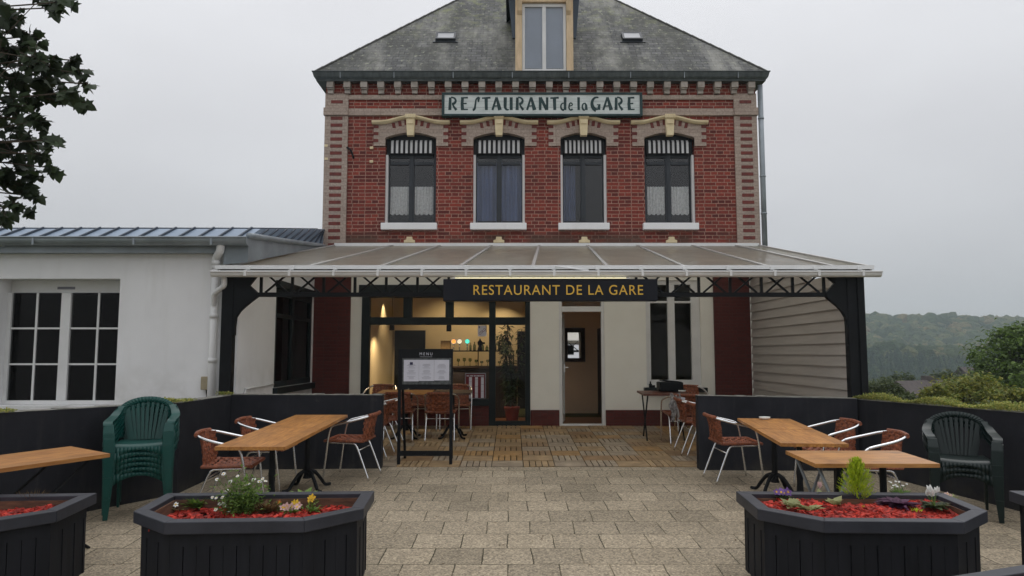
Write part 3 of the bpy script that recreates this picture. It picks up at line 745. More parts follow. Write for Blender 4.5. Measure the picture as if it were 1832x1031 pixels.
    # soot and moss under the sills is part of the brick's own weathering; curtains inside
    if wi in (0, 3):
        for s_ in (-1, 1):
            a, b = (x0 + .07, c - .055) if s_ < 0 else (c + .055, x1 - .07)
            if wi == 3: a, b = a + .01, b - .005
            mb = MB()
            def fc(u, v, a=a, b=b):
                z = 4.88 - v * (.52 + .025 * abs(math.sin(u * math.pi * 4)))
                return (a + (b - a) * u, yf + .07 + .014 * math.sin(u * 40 + wi), z)
            mb.grid(fc, 44, 6)
            side = 'left' if s_ < 0 else 'right'; wn = 'leftmost' if wi == 0 else 'rightmost'
            tag(mb.build('lace_curtain', m_curtain, smooth=True), f'short white lace curtain in the {side} pane of the {wn} upstairs window', 'curtain', 'lace curtains upstairs')
    else:
        mb = MB()
        if wi == 1: a, b = x0 + .05, x1 - .05
        else: a, b = x0 + .05, x0 + .30
        mb.grid(lambda u, v, a=a, b=b: (a + (b - a) * u, yf + .14 + .03 * math.sin(u * 34), 4.16 + v * 1.2), 60, 3)
        tag(mb.build('blue_curtain', m_bluecur, smooth=True), ('full width blue curtain behind the second upstairs window from the left' if wi == 1 else 'narrow blue curtain at the left of the third upstairs window'), 'curtain')
# dark rooms upstairs
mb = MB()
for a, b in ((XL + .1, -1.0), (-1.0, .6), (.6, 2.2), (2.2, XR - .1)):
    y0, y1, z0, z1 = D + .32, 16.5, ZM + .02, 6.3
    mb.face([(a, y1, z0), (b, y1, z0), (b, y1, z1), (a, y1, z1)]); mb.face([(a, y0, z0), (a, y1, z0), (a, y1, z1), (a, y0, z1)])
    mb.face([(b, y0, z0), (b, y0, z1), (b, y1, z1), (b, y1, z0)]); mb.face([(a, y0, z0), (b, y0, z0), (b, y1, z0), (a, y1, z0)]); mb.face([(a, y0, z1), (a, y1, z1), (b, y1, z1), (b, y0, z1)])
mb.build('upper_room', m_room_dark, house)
# a cut-off cable and pale repair plugs on the wall
mb = MB(); mb.tube(smooth_path([(-3.08, D - .03, 5.57), (-3.0, D - .07, 5.50), (-2.96, D - .05, 5.40), (-2.955, D - .02, 5.36)]), .018, 6)
tag(mb.build('cable_stub', m_black), 'short black cable end sticking out of the brick wall beside the left quoin', 'cable')
for x, z in ((-2.62, 5.56), (-2.62, 5.30), (-3.47, 5.6), (-3.46, 5.35)): MB().bx(x - .03, x + .03, D - .045, D, z - .022, z + .022).build('repair_plug', m_cream, house)
# right hand rain pipe of the house
mb = MB(); mb.tube([(XR + .075, D - .05, 6.75), (XR + .075, D - .05, 3.6)], .048, 10)
for z in (6.1, 5.0, 4.3): mb.tube([(XR + .075, D - .05, z), (XR + .075, D - .05, z + .03)], .056, 10)
tag(mb.build('rain_pipe', m_zinc, smooth=True), 'grey zinc rain pipe down the right corner of the brick house', 'drainpipe')

# ---- shop front
x0, x1, z0, z1 = SHOP; mb = MB(); y0, y1 = D - .02, D + .10
zt0, zt1 = 2.26, 2.40
for a, b in ((x0, -2.60), (-.42, -.30), (.24, x1)): mb.bx(a, b, y0, y1, z0, z1)
mb.bx(-2.60, -.42, y0 + .002, y1, zt0, zt1); mb.bx(-.30, .24, y0 + .002, y1, zt0, zt1)
mb.bx(-2.60, -.42, y0 + .002, y1, 2.76, z1); mb.bx(-.30, .24, y0 + .002, y1, 2.76, z1)
for a, b in ((-1.99, -1.83), (-1.22, -1.07)): mb.bx(a, b, y0 + .002, y1, zt1, 2.76)
mb.bx(-2.60, -.42, y0 - .06, y1, .80, .92)
mb.bx(-.30, .24, y0 + .002, y1, z0, .52)
mb.bx(x0 - .05, -.3, y0 - .05, y0, 2.80, 2.99)
sf = mb.build('shop_window', m_dgreen, house, bevel=.006)
mb = MB(); mb.bx(-2.60, -.42, D + .03, D + .036, .92, zt0); mb.bx(-.30, .24, D + .03, D + .036, .52, zt0)
for a, b in ((-2.6, -1.99), (-1.83, -1.22), (-1.07, -.42), (-.3, .24)): mb.bx(a, b, D + .03, D + .036, zt1, 2.76)
mb.build('pane', m_glass_dim, sf)
MB().bx(-2.60, -.42, D - .03, D + .08, .43, .80).build('stall_riser', m_brick_dark, sf)
# ---- entrance door, open inwards
x0, x1, z0, z1 = DOOR; mb = MB()
mb.bx(x0, x0 + .055, D + .02, D + .12, z0, z1); mb.bx(x1 - .055, x1, D + .02, D + .12, z0, z1)
mb.bx(x0 + .055, x1 - .055, D + .02, D + .12, 2.50, 2.60); mb.bx(x0 + .055, x1 - .055, D + .02, D + .12, z1 - .04, z1)
mb.bx(x0 + .055, x1 - .055, D + .02, D + .14, z0, z0 + .035)
df = mb.build('door_frame', m_pvc, house, bevel=.005)
MB().bx(x0 + .055, x1 - .055, D + .06, D + .066, 2.60, z1 - .04).build('transom_pane', m_glass_dim, df)
rt = Matrix.Rotation(R(82), 3, 'Z'); piv = Vector((x0 + .06, D + .10, 0))
mb = MB(); W_ = .70
for a, b, c, d in ((0, .07, .47, 2.49), (W_ - .07, W_, .47, 2.49), (.07, W_ - .07, .47, .60), (.07, W_ - .07, 2.40, 2.49)): mb.bx(x0 + .06 + a, x0 + .06 + b, D + .10, D + .15, c, d, 0, rt, piv)
dr = mb.build('entrance_door', m_pvc, house)
mb = MB(); mb.bx(x0 + .12, x0 + .06 + W_ - .07, D + .12, D + .126, .60, 2.40, 0, rt, piv); mb.build('pane', m_glass_dim, dr)
mb = MB(); hp = piv + rt @ Vector((W_ - .04, -.0, 0)); mb.tube([hp + Vector((0, 0, 1.47)), hp + Vector((.05, 0, 1.47)), hp + Vector((.055, -.09, 1.47))], .010, 6); mb.bx(hp.x - .004, hp.x + .006, hp.y - .02, hp.y + .02, 1.38, 1.53)
mb.build('handle', m_alu, dr)
# ---- ground floor window on the right
x0, x1, z0, z1 = GW; mb = MB()
for a, b, c, d in ((x0, x0 + .09, z0, z1), (x1 - .16, x1, z0, z1), (x0 + .09, x1 - .16, z0, z0 + .10), (x0 + .09, x1 - .16, z1 - .08, z1), (2.86, 2.99, z0 + .1, z1 - .08), (x0 + .09, 2.86, 2.66, 2.70), (2.99, x1 - .16, 2.66, 2.70)): mb.bx(a, b, D + .04, D + .12, c, d)
gw = mb.build('window', m_pvc, house, bevel=.006)
MB().bx(x0 + .07, x1 - .14, D + .08, D + .086, z0 + .08, z1 - .06).build('pane', m_glass_dim, gw)
MB().bx(x0 - .06, x1 + .07, D - .14, D + .04, 1.045, 1.125).build('sill', m_dgreen, gw, bevel=.008)

# ---- inside, ground floor
FZ = .45; CZ = 3.12
def room(name, a, b, y0, y1, wall_m, floor_m, skip=''):
    mb = MB()
    mb.face([(a, y1, FZ), (b, y1, FZ), (b, y1, CZ), (a, y1, CZ)])
    for x_, side in ((a, 'left'), (b, 'right')):            # added opening lets bar lamp light spill into the hallway
        for p, q, lo in (((y0, 14.3, FZ), (14.3, 15.35, 2.55), (15.35, y1, FZ)) if side == skip else ((y0, y1, FZ),)): mb.face([(x_, p, lo), (x_, q, lo), (x_, q, CZ), (x_, p, CZ)])
    mb.face([(a, y0, CZ), (a, y1, CZ), (b, y1, CZ), (b, y0, CZ)])
    mb.build(name, wall_m, house)
    mb = MB(); mb.face([(a, y0, FZ), (b, y0, FZ), (b, y1, FZ), (a, y1, FZ)]); mb.build('room_floor', floor_m, house)
room('bar_room', -2.72, .62, D + .303, 16.6, m_beige, m_floorwood, 'right')
room('hallway', .66, 1.95, D + .303, 15.6, m_hallwall, m_floorwood, 'left')
room('dining_room', 1.99, 4.4, D + .303, 16.5, M('dim_room_wall', (.30, .26, .20), (.24, .21, .16), 1.5, .9), m_floorwood)
# beige return on the left, inside the glass, and the dark doors at the back of the bar room
mb = MB(); mb.bx(-2.66, -1.97, 16.52, 16.595, FZ, 2.26); di = mb.build('inner_door', m_black, house)
mb = MB(); mb.lathe([(.0, 0), (.24, 0), (.24, .02), (.0, .02)], seg=24)
o_ = MB(); o_.prism([(-2.31 + .22 * math.cos(R(a)), 1.60 + .26 * math.sin(R(a))) for a in range(0, 181, 15)], lambda a, b, t: (a, t, b), 16.49, 16.52)
o_.build('arched_glass', M('dark_glass', (.03, .03, .025), None, 3, .15), di)
mb = MB(); mb.bx(.12, .60, 16.52, 16.595, FZ, 2.24); mb.build('inner_door', m_black, house)
mb = MB(); mb.bx(1.82, 1.945, 14.6, 15.55, FZ, 2.26); mb.build('inner_door', m_black, house)
# bar counter with gantry shelf
bar = thing('bar_counter', 'dark wooden bar counter with raised glass shelf inside the lit bar room', 'bar counter', (-.75, 15, FZ))
mb = MB(); mb.bx(-1.60, .10, 14.75, 15.25, FZ, 1.44); mb.bx(-1.62, .12, 14.70, 15.28, 1.441, 1.485)
for k in range(5): mb.bx(-1.55 + k * .33, -1.27 + k * .33, 14.735, 14.75, .6, 1.35)
mb.build('counter', m_darkwood, bar, bevel=.005)
mb = MB(); mb.bx(-1.45, .05, 14.95, 15.2, 1.775, 1.80)
for x in (-1.43, -.7, .03): mb.tube([(x, 15.1, 1.485), (x, 15.1, 1.775)], .012, 6)
mb.build('gantry_shelf', m_black, bar)
for k, (x, col, lb) in enumerate(((-1.20, (.9, .35, .06), 'beer tap with round orange lit badge on the bar'), (-1.08, (.75, .6, .4), 'beer tap with round pale lit badge, middle of three'), (-.92, (.10, .75, .55), 'beer tap with round green lit badge on the bar'))):
    t_ = thing('beer_tap', lb, 'beer tap', (x, 15.0, 1.80), 'beer taps on the bar')
    mb = MB(); mb.tube([(x, 15, 1.80), (x, 15, 1.93)], .014, 8); mb.tube([(x, 14.99, 1.90), (x, 14.93, 1.87)], .008, 6)
    dsk = [(.055 * math.cos(a), .055 * math.sin(a)) for a in (2 * math.pi * q / 18 for q in range(18))]
    mb.prism(dsk, lambda a, b, t: (x + a, t, 1.985 + b), 14.99, 15.02); mb.build('column', m_alu, t_)
    mb = MB(); mb.prism([(a * .8, b * .8) for a, b in dsk], lambda a, b, t: (x + a, t, 1.985 + b), 14.982, 14.99); mb.build('badge', emit_mat('tap_badge', col, 1.2), t_)
mb = MB(); mb.bx(-1.47, -1.27, 15.0, 15.18, 1.80, 2.0); tag(mb.build('wicker_box', M('tan_wicker', (.30, .19, .08), None, 30, .8, .4)), 'small tan wicker box on the bar shelf left of the beer taps', 'box')
mb = MB(); mb.lathe([(.02, 0), (.055, 0), (.045, .05), (.03, .09), (.05, .12), (.055, .17), (.03, .20), (.012, .22), (.02, .24), (.0, .245)], (-.66, 15.05, 1.80), 12); mb.bx(-.62, -.56, 15.04, 15.06, 1.93, 1.97)
tag(mb.build('pepper_mill', m_black, smooth=True), 'black turned pepper mill on the bar shelf right of the taps', 'pepper mill')
glm = glass_mat('bottle_glass', (.55, .65, .5), 1.2)
bl = [('clear stemmed glass', .03), ('short tumbler', .035), ('tall bottle', .03)]
for k in range(9):
    x = -.86 + k * .085; 
    if abs(x + .66) < .05: continue
    mb = MB(); hh = rnd.uniform(.09, .2); r_ = rnd.uniform(.022, .034)
    mb.lathe([(r_, 0), (r_, hh * .6), (r_ * .4, hh * .8), (r_ * .4, hh)], (x, 15.08 + rnd.uniform(-.03, .03), 1.80), 10)
    tag(mb.build('bar_bottle', glm, smooth=True), 'small glass bottle in the row on the bar shelf', 'bottle', 'bottles along the bar shelf')
for k in range(8):
    x = -1.1 + k * .12; mb = MB(); hh = rnd.uniform(.08, .17)
    mb.lathe([(.03, 0), (.006, .01), (.006, hh * .5), (.035, hh * .7), (.03, hh)], (x, 15.0 + rnd.uniform(-.04, .06), 1.485), 10)
    tag(mb.build('wine_glass', glm, smooth=True), 'stemmed drinking glass standing on the bar counter top', 'glass', 'glasses on the bar counter')
# spots and pendants that are lit in the photograph
def spot(x, y, z, tx, ty, tz, e, ang, lb, cord):
    t_ = thing('spot_lamp' if not cord else 'pendant_lamp', lb, 'lamp', (x, y, z), 'lamps in the bar room')
    mb = MB(); mb.lathe([(.04, .0), (.05, .0), (.05, .14), (.035, .16), (.0, .16)], (x, y, z), 14); mb.build('lamp_shade', m_black, t_, smooth=True)
    if cord: MB().tube([(x, y, z + .15), (x, y, CZ)], .005, 5).build('cord', m_black, t_)
    mb = MB(); mb.lathe([(.0, .018), (.037, .018), (.037, .024), (.0, .024)], (x, y, z), 14); mb.build('bulb', emit_mat('warm_bulb', (1, .72, .38), 4), t_)
    l = bpy.data.lights.new('lamp_light', 'SPOT'); lo = bpy.data.objects.new('lamp_light', l); C.objects.link(lo); lo.parent = t_
    l.energy = e * 1.35; l.color = (1, .78, .49); l.spot_size = R(ang); l.spot_blend = .6; l.shadow_soft_size = .03
    lo.location = (0, 0, -.01); d = Vector((tx - x, ty - y, tz - z)); lo.rotation_euler = d.to_track_quat('-Z', 'Y').to_euler()
spot(-2.36, 14.3, 2.19, -2.40, 14.5, 0, 34, 150, 'black cylinder lamp hanging behind the left end of the shop window', True)
spot(-1.24, 14.3, 2.17, -1.3, 14.5, 0, 34, 150, 'black cylinder lamp hanging behind the middle of the shop window', True)
spot(-2.52, 15.3, 2.95, -2.75, 15.6, .6, 30, 95, 'small ceiling spot washing the beige left wall of the bar room', False)
spot(-.2, 16.0, 2.95, -.35, 16.9, .9, 22, 110, 'small ceiling spot lighting the back wall behind the tall plant', False)
spot(-1.3, 15.7, 2.95, -1.3, 16.8, 1.2, 26, 130, 'small ceiling spot lighting the wall above the bar', False)
# hall mirror
mir = thing('wall_mirror', 'dark framed mirror on the tan hallway wall seen through the open door', 'mirror', (1.33, 15.58, 1.9))
mb = MB(); a, b, c, d = 1.13, 1.56, 1.56, 2.28
for q in ((a, a + .06, c, d), (b - .09, b, c, d), (a + .06, b - .09, c, c + .08), (a + .06, b - .09, d - .09, d)): mb.bx(q[0], q[1], 15.55, 15.597, q[2], q[3])
mb.build('frame', m_darkwood, mir)
mm, t, b_, o_ = new_mat('mirror_glass'); b_.inputs['Metallic'].default_value = 1; b_.inputs['Roughness'].default_value = .02; b_.inputs['Base Color'].default_value = (.8, .8, .8, 1)
MB().bx(a + .06, b - .09, 15.575, 15.579, c + .08, d - .09, 0, Matrix.Rotation(R(-3.2), 3, 'X')).build('mirror_glass', mm, mir)
# posters in the window
po = thing('wall_poster', 'small white window poster with slanting dark red word, top right of the shop window', 'poster', (-.55, 13.3, 2.16))
MB().bx(-.625, -.465, D + .018, D + .024, 2.05, 2.25).build('sheet', m_paper, po)
m_darkred = M('dark_red_print', (.16, .01, .02), None, 20, .7)
text('COLD', .045, m_darkred, 'lettering', po, (-.545, D + .015, 2.14), .002, .15, rot=Matrix.Rotation(R(-42), 3, 'Y'))
mb = MB(); mb.bx(-.61, -.585, D + .0145, D + .018, 2.20, 2.235); mb.bx(-.48, -.465, D + .0145, D + .018, 2.13, 2.25); mb.build('printed_mark', m_ink, po)
po = thing('striped_poster', 'tall framed poster with red and white stripes standing in the shop window', 'poster', (-.66, 13.3, .92))
mb = MB(); a, b, c, d = -.855, -.475, .925, 1.385
for q in ((a, a + .015, c, d), (b - .015, b, c, d), (a + .015, b - .015, d - .02, d), (a + .015, b - .015, c, c + .01)): mb.bx(q[0], q[1], D + .004, D + .022, q[2], q[3])
mb.build('frame', m_ink, po)
MB().bx(a + .015, b - .015, D + .012, D + .02, c + .01, d - .02).build('sheet', m_darkred, po)
mb = MB()
for k in range(3):
    xx = a + .075 + k * .108; mb.bx(xx, xx + .052, D + .009, D + .012, c + .01, d - .075)
mb.build('white_stripe', m_paper, po)
mb = MB()
for k in range(3):
    for q in range(3): mb.bx(a + .075 + k * .108, a + .127 + k * .108, D + .0075, D + .009, c + .06 + q * .12 + k * .035, c + .065 + q * .12 + k * .035)
mb.build('printed_line', m_ink, po)
mb = MB(); xx = a + .03
while xx < b - .04:
    ww = rnd.uniform(.008, .022); mb.bx(xx, xx + ww, D + .0095, D + .012, d - .062, d - .042); xx += ww + rnd.choice((.005, .005, .014))
mb.build('heading', m_paper, po)
# ---- tall indoor plant in a red pot behind the narrow pane
pl = thing('potted_plant', 'tall leafy indoor plant in a red pot behind the narrow pane beside the door', 'plant', (-.02, 13.72, FZ))
MB().lathe([(.10, 0), (.14, .26), (.15, .26), (.15, .30), (.12, .30), (.12, .26)], (-.0, 13.72, FZ), 18).build('pot', m_terra, pl, smooth=True)
mb = MB(); stems = []
for k in range(7):
    p = Vector((-.0 + rnd.uniform(-.06, .06), 13.72 + rnd.uniform(-.05, .05), FZ + .25)); q = Vector((rnd.uniform(-.25, .2), 13.72 + rnd.uniform(-.08, .12), rnd.uniform(1.4, 2.35)))
    if k < 3: q = Vector((-.18 + .05 * k, 13.70, 2.0 + .15 * k))
    mid_ = p.lerp(q, .5) + Vector((rnd.uniform(-.05, .05), 0, 0)); pts = smooth_path([p, mid_, q], 6); mb.tube(pts, .008, 5); stems.append(pts)
mb.build('stem', m_trunk, pl)
mb = MB()
for pts in stems:
    for p in pts[3:]:
        for k in range(8):
            d = rv(); d.y *= .6; d.z = d.z * .5 - .25; leaf(mb, p + rv() * .04, d, Vector((0, 0, 1)), rnd.uniform(.12, .2), rnd.uniform(.035, .06))
mb.build('foliage', m_leaf_room, pl)
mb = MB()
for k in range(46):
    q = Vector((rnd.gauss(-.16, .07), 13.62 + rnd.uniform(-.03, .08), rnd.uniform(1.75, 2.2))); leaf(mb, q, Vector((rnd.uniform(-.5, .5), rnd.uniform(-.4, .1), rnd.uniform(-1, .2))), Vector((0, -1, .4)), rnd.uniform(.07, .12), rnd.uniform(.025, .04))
mb.build('highlight_leaves', m_leaf_pale, pl)  # pale leaves painted in as bright highlights on the upper foliage

# ================================================================ LOW WHITE ANNEX ON THE LEFT
AY, AX = 9.6, -3.62
annex = thing('white_annex', 'low white rendered annex with blue grey metal roof left of the brick house', 'building', (-6.5, AY, g(AY)))
W1 = (-6.82, -5.20, 1.06, 2.73); SH = (-8.0, -6.86, .9, 2.73)
mb = MB(); holed(mb, -10.5, AX, .1, 3.16, [W1, SH], AY, .34)
# side wall facing the covered terrace, with a window
S0, S1, SZ0, SZ1 = 11.12, 13.17, 1.22, 2.76
def sw(y0, y1, z0, z1):
    tz = lambda y: 3.1 + (y - AY) * .155 if z1 > 3.5 else z1
    mb.face([(AX, y0, z0), (AX, y1, z0), (AX, y1, tz(y1)), (AX, y0, tz(y0))])
sw(AY, S0, .1, 3.9); sw(S1, 13.3, .1, 3.9); sw(S0, S1, .1, SZ0); sw(S0, S1, SZ1, 3.9)
for a, b in (((S0, SZ0), (S0, SZ1)), ((S0, SZ1), (S1, SZ1)), ((S1, SZ1), (S1, SZ0)), ((S1, SZ0), (S0, SZ0))):
    mb.face([(AX, *a), (AX, *b), (AX - .25, *b), (AX - .25, *a)])
mb.face([(AX - .26, S0 - .3, .5), (AX - .26, S1 + .2, .5), (AX - .26, S1 + .2, 3), (AX - .26, S0 - .3, 3)]) if False else None
mb.face([(-10.5, AY, .1), (-10.5, 13.5, .1), (-10.5, 13.5, 3.9), (-10.5, AY, 3.16)]); mb.face([(-10.5, 13.5, .1), (AX, 13.5, .1), (AX, 13.5, 3.9), (-10.5, 13.5, 3.9)])
mb.build('wall', m_white, annex)
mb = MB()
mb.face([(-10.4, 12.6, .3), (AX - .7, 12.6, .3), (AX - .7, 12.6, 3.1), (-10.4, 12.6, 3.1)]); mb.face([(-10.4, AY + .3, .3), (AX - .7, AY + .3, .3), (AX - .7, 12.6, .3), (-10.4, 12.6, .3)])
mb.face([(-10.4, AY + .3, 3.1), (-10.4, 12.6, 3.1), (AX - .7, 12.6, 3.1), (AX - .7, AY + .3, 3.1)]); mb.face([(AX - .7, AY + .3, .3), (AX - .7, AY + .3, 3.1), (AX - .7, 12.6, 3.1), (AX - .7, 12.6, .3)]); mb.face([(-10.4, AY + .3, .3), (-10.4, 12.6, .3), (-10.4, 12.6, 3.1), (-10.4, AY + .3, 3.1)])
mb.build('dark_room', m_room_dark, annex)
def annex_window(x0, x1, z0, z1):
    mb = MB(); y = AY + .20; mid = (x0 + x1) / 2 - .02; zt = z1 - .17
    mb.bx(x0, x0 + .055, y, y + .07, z0, zt); mb.bx(x1 - .03, x1, y, y + .07, z0, zt); mb.bx(mid - .065, mid + .065, y, y + .07, z0 + .055, zt)
    mb.bx(x0 + .055, x1 - .03, y, y + .07, z0, z0 + .055); mb.bx(x0, x1, y + .06, y + .13, zt, z1)
    f = mb.build('window', m_pvc, annex, bevel=.006)
    mb = MB()
    for a, b in ((x0 + .055, mid - .065), (mid + .065, x1 - .03)):
        m_ = (a + b) / 2; mb.bx(m_ - .014, m_ + .014, y + .02, y + .05, z0 + .055, zt)
        for k in (1, 2):
            zz = z0 + .055 + (zt - z0 - .055) * k / 3; mb.bx(a, b, y + .024, y + .046, zz - .012, zz + .012)
    mb.build('glazing_bar', m_pvc, f)
    MB().bx(x0 + .04, x1 - .02, y + .032, y + .038, z0 + .04, zt).build('pane', m_glass_dark, f)
    MB().bx((x0 + x1) / 2 - .18, (x0 + x1) / 2 + .06, y + .055, y + .06, zt + .05, zt + .085).build('air_vent', m_ink, f)
    MB().bx(x0 - .06, x1 + .05, AY - .05, AY + .2, z0 - .05, z0 - .003).build('sill', m_white, f)
annex_window(*W1)
MB().bx(SH[0], SH[1], AY + .07, AY + .12, SH[2], SH[3]).build('shutter', m_black, annex)
# side window: black frame under a dark roller box
mb = MB(); xx = AX - .012
for a, b, c, d in ((S0, S0 + .09, SZ0, SZ1), (S1 - .09, S1, SZ0, SZ1), (S0 + .09, S1 - .09, SZ0, SZ0 + .09), (S0 + .09, S1 - .09, SZ1 - .12, SZ1), (12.0, 12.12, SZ0 + .09, SZ1 - .12), (S0 + .09, 12.0, 2.3, 2.36), (12.12, S1 - .09, 2.3, 2.36)): mb.bx(xx - .06, xx, a, b, c, d)
mb.bx(AX - .08, AX + .07, S0 - .03, S1 + .03, SZ1, SZ1 + .10)
wf = mb.build('side_window', m_dgreen, annex)
MB().bx(xx - .036, xx - .03, S0 + .07, S1 - .07, SZ0 + .07, SZ1 - .1).build('pane', m_glass_dark, wf)
MB().bx(AX - .02, AX + .07, S0 - .04, S1 + .04, SZ0 - .10, SZ0 - .002).build('sill', m_dgreen, wf)
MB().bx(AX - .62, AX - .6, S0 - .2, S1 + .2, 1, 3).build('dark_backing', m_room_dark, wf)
# roof: standing seam sheet, gutter, flashing and the zinc cheek over the canopy
EZ, RZ2 = 3.24, 4.03; ry0, ry1 = 9.44, 13.28; xr = -3.48; ym, zm = 9.94, 3.458
def rz(y): return zm + (RZ2 - zm) * (y - ym) / (ry1 - ym)
mb = MB(); mb.face([(-10.7, ry0, EZ), (xr, ry0, EZ), (xr, ym, zm), (-10.7, ym, zm)]); mb.face([(-10.7, ym, zm), (xr, ym, zm), (xr, ry1, RZ2), (-10.7, ry1, RZ2)]); mb.face([(-10.7, ry1, RZ2), (xr, ry1, RZ2), (xr, 17, 3.3), (-10.7, 17, 3.3)])
mb.face([(xr, 9.5, 3.255), (xr, 13.2, 3.70), (xr, ry1, 3.72), (xr, ry1, RZ2), (xr, ym, zm)])
rf = mb.build('roof', m_blue_roof, annex)
x = xr - .12
while x > -10.6:
    mb = MB(); mb.bar((x, ry0 + .03, EZ + .03), (x, ym, zm + .015), .022, .03); mb.bar((x, ym, zm + .012), (x, ry1, RZ2 + .006), .022, .012); mb.build('standing_seam', m_seam, rf); x -= .262
for k in range(10):
    y = 9.75 + k * .36; zb = 3.255 + (y - 9.5) * .1203; yt = y
    for _ in range(12): yt = min(13.25, y + (rz(max(ym, yt)) - zb) * 2.1)
    MB().bar((xr + .012, y, zb + .02), (xr + .012, yt, rz(max(ym, yt)) - .01), .02, .03, up=(1, 0, 0)).build('standing_seam', m_seam, rf)
mb = MB(); mb.face([(xr + .02, 9.45, 2.93), (xr + .02, 13.27, 3.71), (xr + .02, 13.2, 3.69), (xr + .02, 9.45, 3.25)]); mb.face([(xr - .3, 9.45, 2.9), (xr + .02, 9.45, 2.93), (xr + .02, 9.45, 3.25), (xr - .3, 9.45, 3.25)])
mb.build('cheek', m_zinc, rf)
mb = MB(); mb.tube(smooth_path([(xr + .03, 9.43, 3.28), (xr + .03, 11, 3.45), (xr + .03, 12.4, 3.61), (xr + .03, 13.2, 3.70)]), .04, 8); mb.build('flashing', m_zinc, rf, smooth=True)
# half round gutter
mb = MB(); pr = [(9.38 + .085 * math.cos(R(a)), 3.225 + .085 * math.sin(R(a))) for a in range(180, 361, 15)]
pr = [(9.29, 3.235)] + pr + [(9.47, 3.235)]
for (a, b), (c, d) in zip(pr, pr[1:]): mb.face([(-10.7, a, b), (-3.44, a, b), (-3.44, c, d), (-10.7, c, d)])
mb.face([(-3.44, a, b) for a, b in pr]); mb.tube([(-10.7, 9.29, 3.24), (-3.43, 9.29, 3.24)], .012, 6)
mb.build('gutter', m_zinc, annex, smooth=True)
mb = MB(); mb.bx(-10.6, -3.5, 9.47, 9.598, 3.06, 3.15); mb.bx(-10.6, -3.5, 9.54, 9.598, 3.15, 3.235)
mb.build('fascia', m_zinc, annex)
for x in (-9, -7.6, -6.2, -4.9, -3.9): MB().bx(x, x + .025, 9.285, 9.30, 3.14, 3.25).build('gutter_bracket', m_zinc, annex)
# white downpipe with its bends
dp = thing('downpipe', 'white plastic downpipe on the annex corner beside the black canopy post', 'drainpipe', (-3.9, 9.5, .3))
mb = MB(); mb.tube(smooth_path([(-3.80, 9.40, 3.16), (-3.82, 9.42, 3.07), (-3.90, 9.50, 2.98), (-3.90, 9.51, 2.85)], 5), .052, 12); mb.tube([(-3.90, 9.51, 2.87), (-3.905, 9.51, .35)], .05, 12)
mb.build('pipe', m_pvc, dp, smooth=True)
for z in (2.9, 2.2, 1.62, .9): MB().tube([(-3.90, 9.51, z), (-3.90, 9.51, z + .06)], .058, 12).build('collar', m_pvc, dp, smooth=True)
MB().tube(smooth_path([(-3.70, 9.27, 2.74), (-3.70, 9.30, 2.66), (-3.72, 9.32, 2.60), (-3.86, 9.42, 2.52), (-3.89, 9.46, 2.44), (-3.9, 9.5, 2.34)], 5), .036, 10).build('branch_pipe', m_pvc, dp, smooth=True)
bx_ = thing('junction_box', 'small beige electrical box on the white annex wall by the downpipe', 'electrical box', (-3.99, 9.57, 1.3))
MB().bx(-4.045, -3.95, 9.51, 9.60, 1.27, 1.44).build('case', M('beige_plastic', (.40, .34, .22)), bx_, bevel=.006)
MB().tube([(-3.99, 9.56, 1.27), (-3.98, 9.57, 1.18)], .01, 5).build('cable', m_black, bx_)
mb = MB(); mb.tube(smooth_path([(AX + .02, 9.72, 1.0), (AX + .02, 9.9, 1.24), (AX + .02, 10.0, 1.26), (AX + .02, 11.05, 1.28)], 4), .012, 6)
tag(mb.build('white_pipe', m_pvc, smooth=True), 'thin white pipe along the annex side wall below the dark window', 'pipe')

# ================================================================ CANOPY
canopy = thing('entrance_canopy', 'wide opal sheet canopy on black trussed posts along the house front', 'canopy', (.4, 9.35, g(9.35)))
CF, CB, ZF, ZB = 9.30, 13.27, 2.845, 3.715
fl, fr_, bl_, br_ = -3.79, 4.63, -3.27, 4.55
cutx = [0, .137, .248, .37, .482, .596, .714, .843, .946, 1]
def cp(u, v, dz=0): return Vector(((fl + (fr_ - fl) * u) * (1 - v) + (bl_ + (br_ - bl_) * u) * v, CF + (CB - CF) * v, ZF + (ZB - ZF) * v + dz))
for a, b in zip(cutx, cutx[1:]):
    mb = MB(); mb.raw([cp(a + .001, 0, -.016), cp(b - .001, 0, -.016), cp(b - .001, 1, -.016), cp(a + .001, 1, -.016), cp(a + .001, 0), cp(b - .001, 0), cp(b - .001, 1), cp(a + .001, 1)], [(3, 2, 1, 0), (4, 5, 6, 7), (0, 1, 5, 4), (1, 2, 6, 5), (2, 3, 7, 6), (3, 0, 4, 7)])
    mb.build('roof_panel', m_poly, canopy)
for u in cutx:
    mb = MB(); mb.bar(cp(u, 0, .012), cp(u, 1, .012), .045, .018); mb.bar(cp(u, .01, -.055), cp(u, 1, -.055), .05, .07); mb.build('rafter', m_canopy_fr, canopy)
mb = MB(); mb.bar(cp(0, 0, .0) + Vector((-.02, -.02, .0)), cp(1, 0, 0) + Vector((.02, -.02, 0)), .03, .05); mb.build('front_trim', m_pvc, canopy)
MB().bx(-3.75, 4.6, 9.275, 9.30, 2.792, 2.816).build('gap_shade_strip', m_black, canopy)  # added black bar paints the shade in the gap above the gutter
mb = MB(); mb.bar(cp(0, 1, .02), cp(1, 1, .02), .05, .055); mb.build('wall_flashing', m_pvc, canopy)
mb = MB(); mb.bar(cp(0, .02, -.09), cp(1, .02, -.09), .06, .05); mb.build('eaves_beam', m_canopy_fr, canopy)
mb = MB(); zc = 2.765; pr = [(9.22 + .055 * math.cos(R(a)), zc + .055 * math.sin(R(a))) for a in range(180, 361, 15)]
pr = [(9.155, zc + .012)] + pr + [(9.275, zc + .012)]
